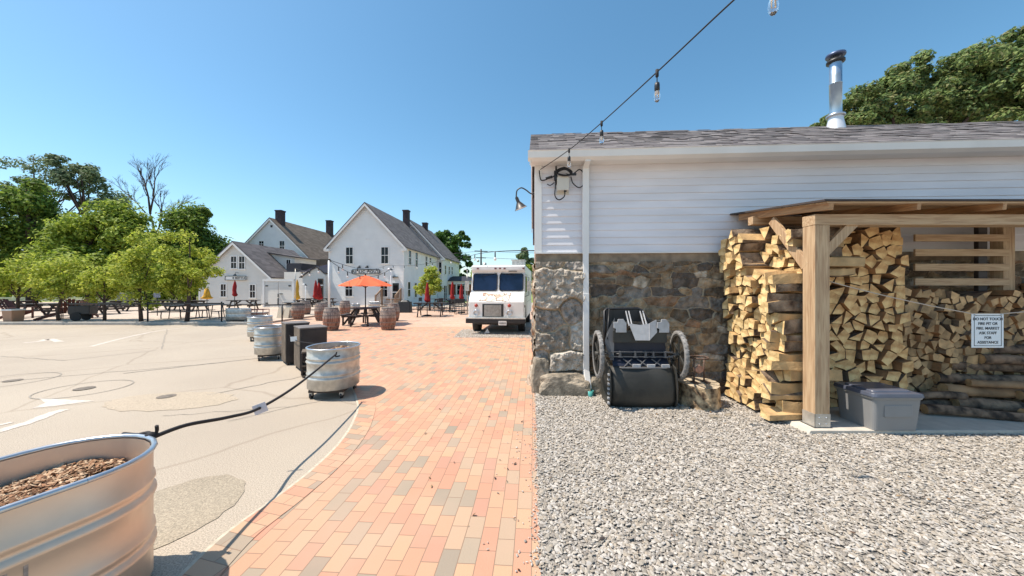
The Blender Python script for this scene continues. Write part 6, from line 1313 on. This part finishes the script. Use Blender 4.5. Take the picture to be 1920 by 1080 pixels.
def tree(name, label, base, H, blobs, leafm, nleaf, ls, tr_r, seed, group=None, limbs=6, clumpR=.42, cat='tree', dens=26):
    """blobs: (dx, dy, z, rx, ry, rz) ellipsoids of the crown, relative to the base"""
    rg = np.random.default_rng(seed); rr = random.Random(seed); t = thing(name, label, cat, base, 0, group)
    vol = np.array([b_[3] * b_[4] * b_[5] for b_ in blobs]); pr = vol ** .67 / (vol ** .67).sum(); P = []; N = []; centres = []
    for bi, bl in enumerate(blobs):
        c0 = np.array(bl[:3]); R0 = np.array(bl[3:6]); nc_ = max(5, int(dens * pr[bi] * len(blobs) ** .5)); nl = int(nleaf * pr[bi])
        d = rg.normal(0, 1, (nc_, 3)); d /= np.linalg.norm(d, axis=1)[:, None]; rad = rg.uniform(.25, .98, nc_) ** .6; C_ = c0 + d * rad[:, None] * R0 * .86
        centres += list(C_); k = rg.integers(0, nc_, nl); cr_ = clumpR * R0.min() * rg.uniform(.55, 1.25, nc_)
        e = rg.normal(0, 1, (nl, 3)); e /= np.linalg.norm(e, axis=1)[:, None]; rr_ = rg.uniform(0, 1, nl) ** .45
        off = e * (rr_ * cr_[k])[:, None] * np.array([1.15, 1.15, .9]); P.append(C_[k] + off); N.append(e * .8 + np.array([0, 0, .55]) + rg.normal(0, .45, (nl, 3)))
    P = np.concatenate(P); N = np.concatenate(N); N /= np.linalg.norm(N, axis=1)[:, None]; n = len(P)
    a = np.cross(N, rg.normal(0, 1, (n, 3))); a /= np.linalg.norm(a, axis=1)[:, None]; c = np.cross(N, a); s = ls * rg.uniform(.6, 1.3, n)[:, None]
    V = np.stack([P + a * s, P + c * s * .55 + N * s * .12, P - a * s, P - c * s * .55 + N * s * .12], 1).reshape(-1, 3)
    big_mesh('crown', V, np.arange(n * 4).reshape(-1, 4), leafm, t)
    b = MB(); zc = min(c_[2] for c_ in centres); top = Vector((blobs[0][0], blobs[0][1], blobs[0][2] + blobs[0][5] * .5)); b0_ = Vector((0, 0, 0)); pts = [b0_ + (top - b0_) * u + Vector((rr.uniform(-.03, .03) * H * .3, rr.uniform(-.03, .03) * H * .3, 0)) * (u > 0) for u in (0, .2, .4, .6, .8, 1)]
    b.tube(pts, [tr_r * (1, .85, .7, .5, .3, .12)[i] for i in range(6)], 9)
    for q in rr.sample(centres, min(limbs, len(centres))):
        q = Vector(q); s0_ = pts[0].lerp(top, rr.uniform(.3, .7)); s0_ = min(pts, key=lambda p: abs(p.z - min(q.z * .6, top.z * .8))); m_ = s0_.lerp(q, .5) + Vector((0, 0, -.05 * H * .3)); b.tube([s0_, m_, q], [tr_r * .5, tr_r * .3, tr_r * .08], 6)
    b.build('trunk', trunkm, t); return t
def crown_px(px, x0, x1, y0, y1, d):      # crown ellipsoid from its extent in the photo
    bx = (px - 960) / FP * d; X0, X1 = (x0 - 960) / FP * d, (x1 - 960) / FP * d; Z0_, Z1 = CH + (540 - y1) / FP * d, CH + (540 - y0) / FP * d
    return ((X0 + X1) / 2 - bx, 0, (Z0_ + Z1) / 2, (X1 - X0) / 2, (X1 - X0) / 2, (Z1 - Z0_) / 2)
def T_(name, lab, px, d, ext, m, nl, ls, r_, seed, **k):
    bl = [crown_px(px, *e, d) for e in ext]; base = Vector(((px - 960) / FP * d, d, .0)); bl = [(b_[0], rr_ * b_[3] * .5, b_[2], b_[3], b_[4], b_[5]) for b_, rr_ in zip(bl, [0, .8, -.8, .5, -.5, .3, -.3, .6, -.6, 0])]
    return tree(name, lab, base, 5, bl, m, nl, ls, r_, seed, **k)
g1 = 'young light green trees along the terrace kerb'
T_('young_tree', 'young light green tree leftmost along the terrace kerb', 33, 16.2, [(-5, 75, 470, 560), (20, 90, 500, 565), (-20, 40, 490, 560)], LG, 4400, .07, .075, 1, group=g1, clumpR=.36)
T_('young_tree', 'young light green tree second from the left along the kerb', 110, 16.2, [(70, 160, 475, 560), (55, 120, 500, 565), (110, 175, 500, 562)], LG, 4400, .07, .07, 2, group=g1, clumpR=.36)
T_('young_tree', 'young light green tree with drooping crown third along the kerb', 196, 16.2, [(160, 235, 490, 565), (145, 200, 510, 568)], LG, 3600, .07, .07, 3, group=g1, clumpR=.36)
T_('young_tree', 'tall young green tree fourth along the kerb, left of the metal rail', 265, 15.9, [(215, 310, 425, 540), (200, 270, 470, 570), (250, 325, 480, 585)], LG, 6400, .07, .08, 4, group=g1, clumpR=.36)
T_('young_tree', 'brightest young tree, last along the kerb beside the yellow umbrella', 350, 15.7, [(310, 400, 420, 530), (285, 370, 470, 570), (345, 428, 475, 535), (305, 372, 500, 575)], LG, 8000, .07, .09, 5, group=g1, clumpR=.36)
T_('large_tree', 'large dense dark tree towering behind the left terrace trees', 60, 34, [(5, 95, 322, 420), (0, 140, 370, 480), (-40, 60, 400, 530), (60, 150, 420, 540)], DG, 20000, .19, .4, 11, dens=45, clumpR=.5)
T_('large_tree', 'mid green bushy tree behind the second and third terrace trees', 170, 33, [(120, 200, 385, 470), (150, 245, 370, 480), (90, 200, 440, 560), (200, 290, 400, 520), (140, 260, 470, 565)], MG, 24000, .18, .35, 12, dens=55, clumpR=.5)
T_('large_tree', 'leafy green tree filling the space behind the fourth kerb tree', 275, 34, [(240, 330, 430, 540), (210, 300, 480, 568), (290, 380, 480, 570)], MG, 16000, .18, .3, 13, dens=45, clumpR=.5)
T_('large_tree', 'round dark green tree rising behind the brightest young tree', 360, 36, [(312, 395, 380, 470), (330, 408, 420, 520), (300, 380, 440, 530), (345, 385, 375, 440)], DG, 20000, .17, .35, 14, dens=50, clumpR=.5)
T_('feathery_tree', 'tall feathery grey green tree showing above the dark tree', 60, 46, [(22, 105, 272, 370), (100, 180, 310, 400), (60, 150, 330, 420), (-15, 40, 330, 400)], BG, 6500, .17, .3, 15, clumpR=.26, limbs=22)
T_('feathery_tree', 'thin grey green tree above the middle of the tree line', 180, 46, [(110, 190, 300, 370), (150, 225, 350, 420), (90, 140, 290, 350)], BG, 5000, .22, .3, 25, clumpR=.34, limbs=12)
T_('bush', 'low green bushes between the dark tree and the cream house', 405, 42, [(370, 425, 470, 560), (400, 440, 465, 545)], MG, 5000, .2, .2, 16, cat='bush')
# bare tree
t = thing('bare_tree', 'leafless tree with fine branches against the sky above the tree line', 'tree', (A(285, 540, 44).x, 44, 0), 0)
b = MB(); rb = random.Random(5)
def grow(p, d, l, r_, dep):
    q = p + d * l; m_ = p.lerp(q, .5) + Vector((rb.uniform(-.06, .06), rb.uniform(-.06, .06), rb.uniform(-.03, .03))) * l; b.tube([p, m_, q], [r_, r_ * .85, r_ * .65], 5 if dep > 2 else 4, cap=False)
    if dep == 0: return
    for k in range(3 if dep > 1 else 4):
        nd = (d + Vector((rb.uniform(-.62, .62), rb.uniform(-.5, .5), rb.uniform(-.12, .3)))).normalized(); grow(p.lerp(q, rb.uniform(.55, 1)), nd, l * rb.uniform(.58, .78), r_ * .55, dep - 1)
K4 = 44 / FP
grow(Vector((0, 0, 0)), Vector((-.03, 0, 1)), 8.5, .22, 0)
for (x0, y0, x1, y1, r_) in [(278, 400, 262, 333, .13), (279, 400, 285, 335, .12), (298, 425, 306, 385, .11), (276, 400, 245, 365, .08), (299, 420, 322, 385, .09), (285, 440, 276, 400, .16), (285, 440, 299, 422, .14)]:
    p = Vector(((x0 - 285) * K4, rb.uniform(-1, 1) * .3, CH + (540 - y0) * K4)); q = Vector(((x1 - 285) * K4, rb.uniform(-1, 1), CH + (540 - y1) * K4)); d = (q - p)
    b.tube([p, p.lerp(q, .5) + Vector((.15, 0, 0)), q], [r_, r_ * .7, r_ * .45], 5); 
    if r_ < .135:
        for u_ in (.3, .5, .7, .9, 1): grow(p.lerp(q, u_), (d.normalized() + Vector((rb.uniform(-.5, .5), rb.uniform(-.4, .4), rb.uniform(0, .3)))).normalized(), d.length * .38, r_ * .4, 3)
b.build('branches', trunkm, t)
# tree beyond the tall house, small plaza tree, far trees
T_('large_tree', 'big dark green tree beyond the end of the tall white house', 850, 56, [(806, 850, 428, 475), (812, 862, 428, 490), (835, 885, 440, 500), (850, 888, 480, 545), (830, 870, 490, 560), (858, 884, 425, 470)], leafmat('maple_leaf', [(.05, .12, .02), (.09, .18, .03), (.13, .24, .04), (.04, .08, .02)], .25), 13000, .24, .4, 17, clumpR=.36)
T_('small_tree', 'small light green tree growing before the side of the tall white house', 806, 24.5, [(788, 824, 500, 545), (778, 815, 525, 557), (800, 833, 520, 555), (796, 816, 495, 520)], LG, 5200, .085, .08, 18)
T_('conifer', 'dark blue green tree behind the truck roof vent', 982, 52, [(968, 994, 463, 495), (975, 1000, 470, 520)], BG, 3500, .25, .2, 19)
T_('bush', 'low yellow green trees behind the truck at the building corner', 990, 46, [(975, 1003, 490, 540), (880, 900, 510, 560)], MG, 3500, .2, .15, 20, cat='bush')
T_('large_tree', 'big dense tree behind the shingle roof, right of the stovepipe', 1720, 21, [(1620, 1760, 130, 280), (1560, 1680, 190, 300), (1700, 1850, 110, 260), (1520, 1600, 195, 290), (1540, 1640, 160, 280), (1640, 1760, 105, 200), (1760, 1860, 180, 300)], HG, 60000, .115, .35, 21, clumpR=.22, dens=130, limbs=8)
T_('large_tree', 'taller dense tree cut by the right edge of the photo', 1960, 19, [(1850, 2020, 60, 240), (1880, 2100, 30, 200), (1820, 1960, 120, 290), (1905, 2040, 10, 120)], HG, 52000, .115, .4, 22, clumpR=.22, dens=130, limbs=8)
# far wood closing the view
rg = np.random.default_rng(9); n = 60000; ang = rg.uniform(-1.25, 1.05, n); d_ = rg.uniform(85, 120, n); cl = np.floor(ang * 60); hgt = 6 + 3.5 * np.sin(cl * 1.7) + 2 * np.sin(cl * .37)
X = np.sin(ang) * d_ ; Y = np.cos(ang) * d_; Z = rg.uniform(0, 1, n) ** .7 * np.clip(hgt, 3.5, 12) * (1 - .4 * (np.abs(ang * 60 - cl - .5) * 2) ** 2)
P = np.stack([X, Y, Z], 1); N = rg.normal(0, 1, (n, 3)) + np.array([0, -.3, .6]); N /= np.linalg.norm(N, axis=1)[:, None]; a = np.cross(N, rg.normal(0, 1, (n, 3))); a /= np.linalg.norm(a, axis=1)[:, None]; c = np.cross(N, a); s = rg.uniform(.35, .8, n)[:, None]
V = np.stack([P + a * s, P + c * s * .6, P - a * s, P - c * s * .6], 1).reshape(-1, 3)
keepf = (ang < -.02) | (ang > .0); tag(big_mesh('far_wood', V, np.arange(n * 4).reshape(-1, 4), MG), 'far green wood closing the view behind houses and terrace', 'wood', kind='stuff')
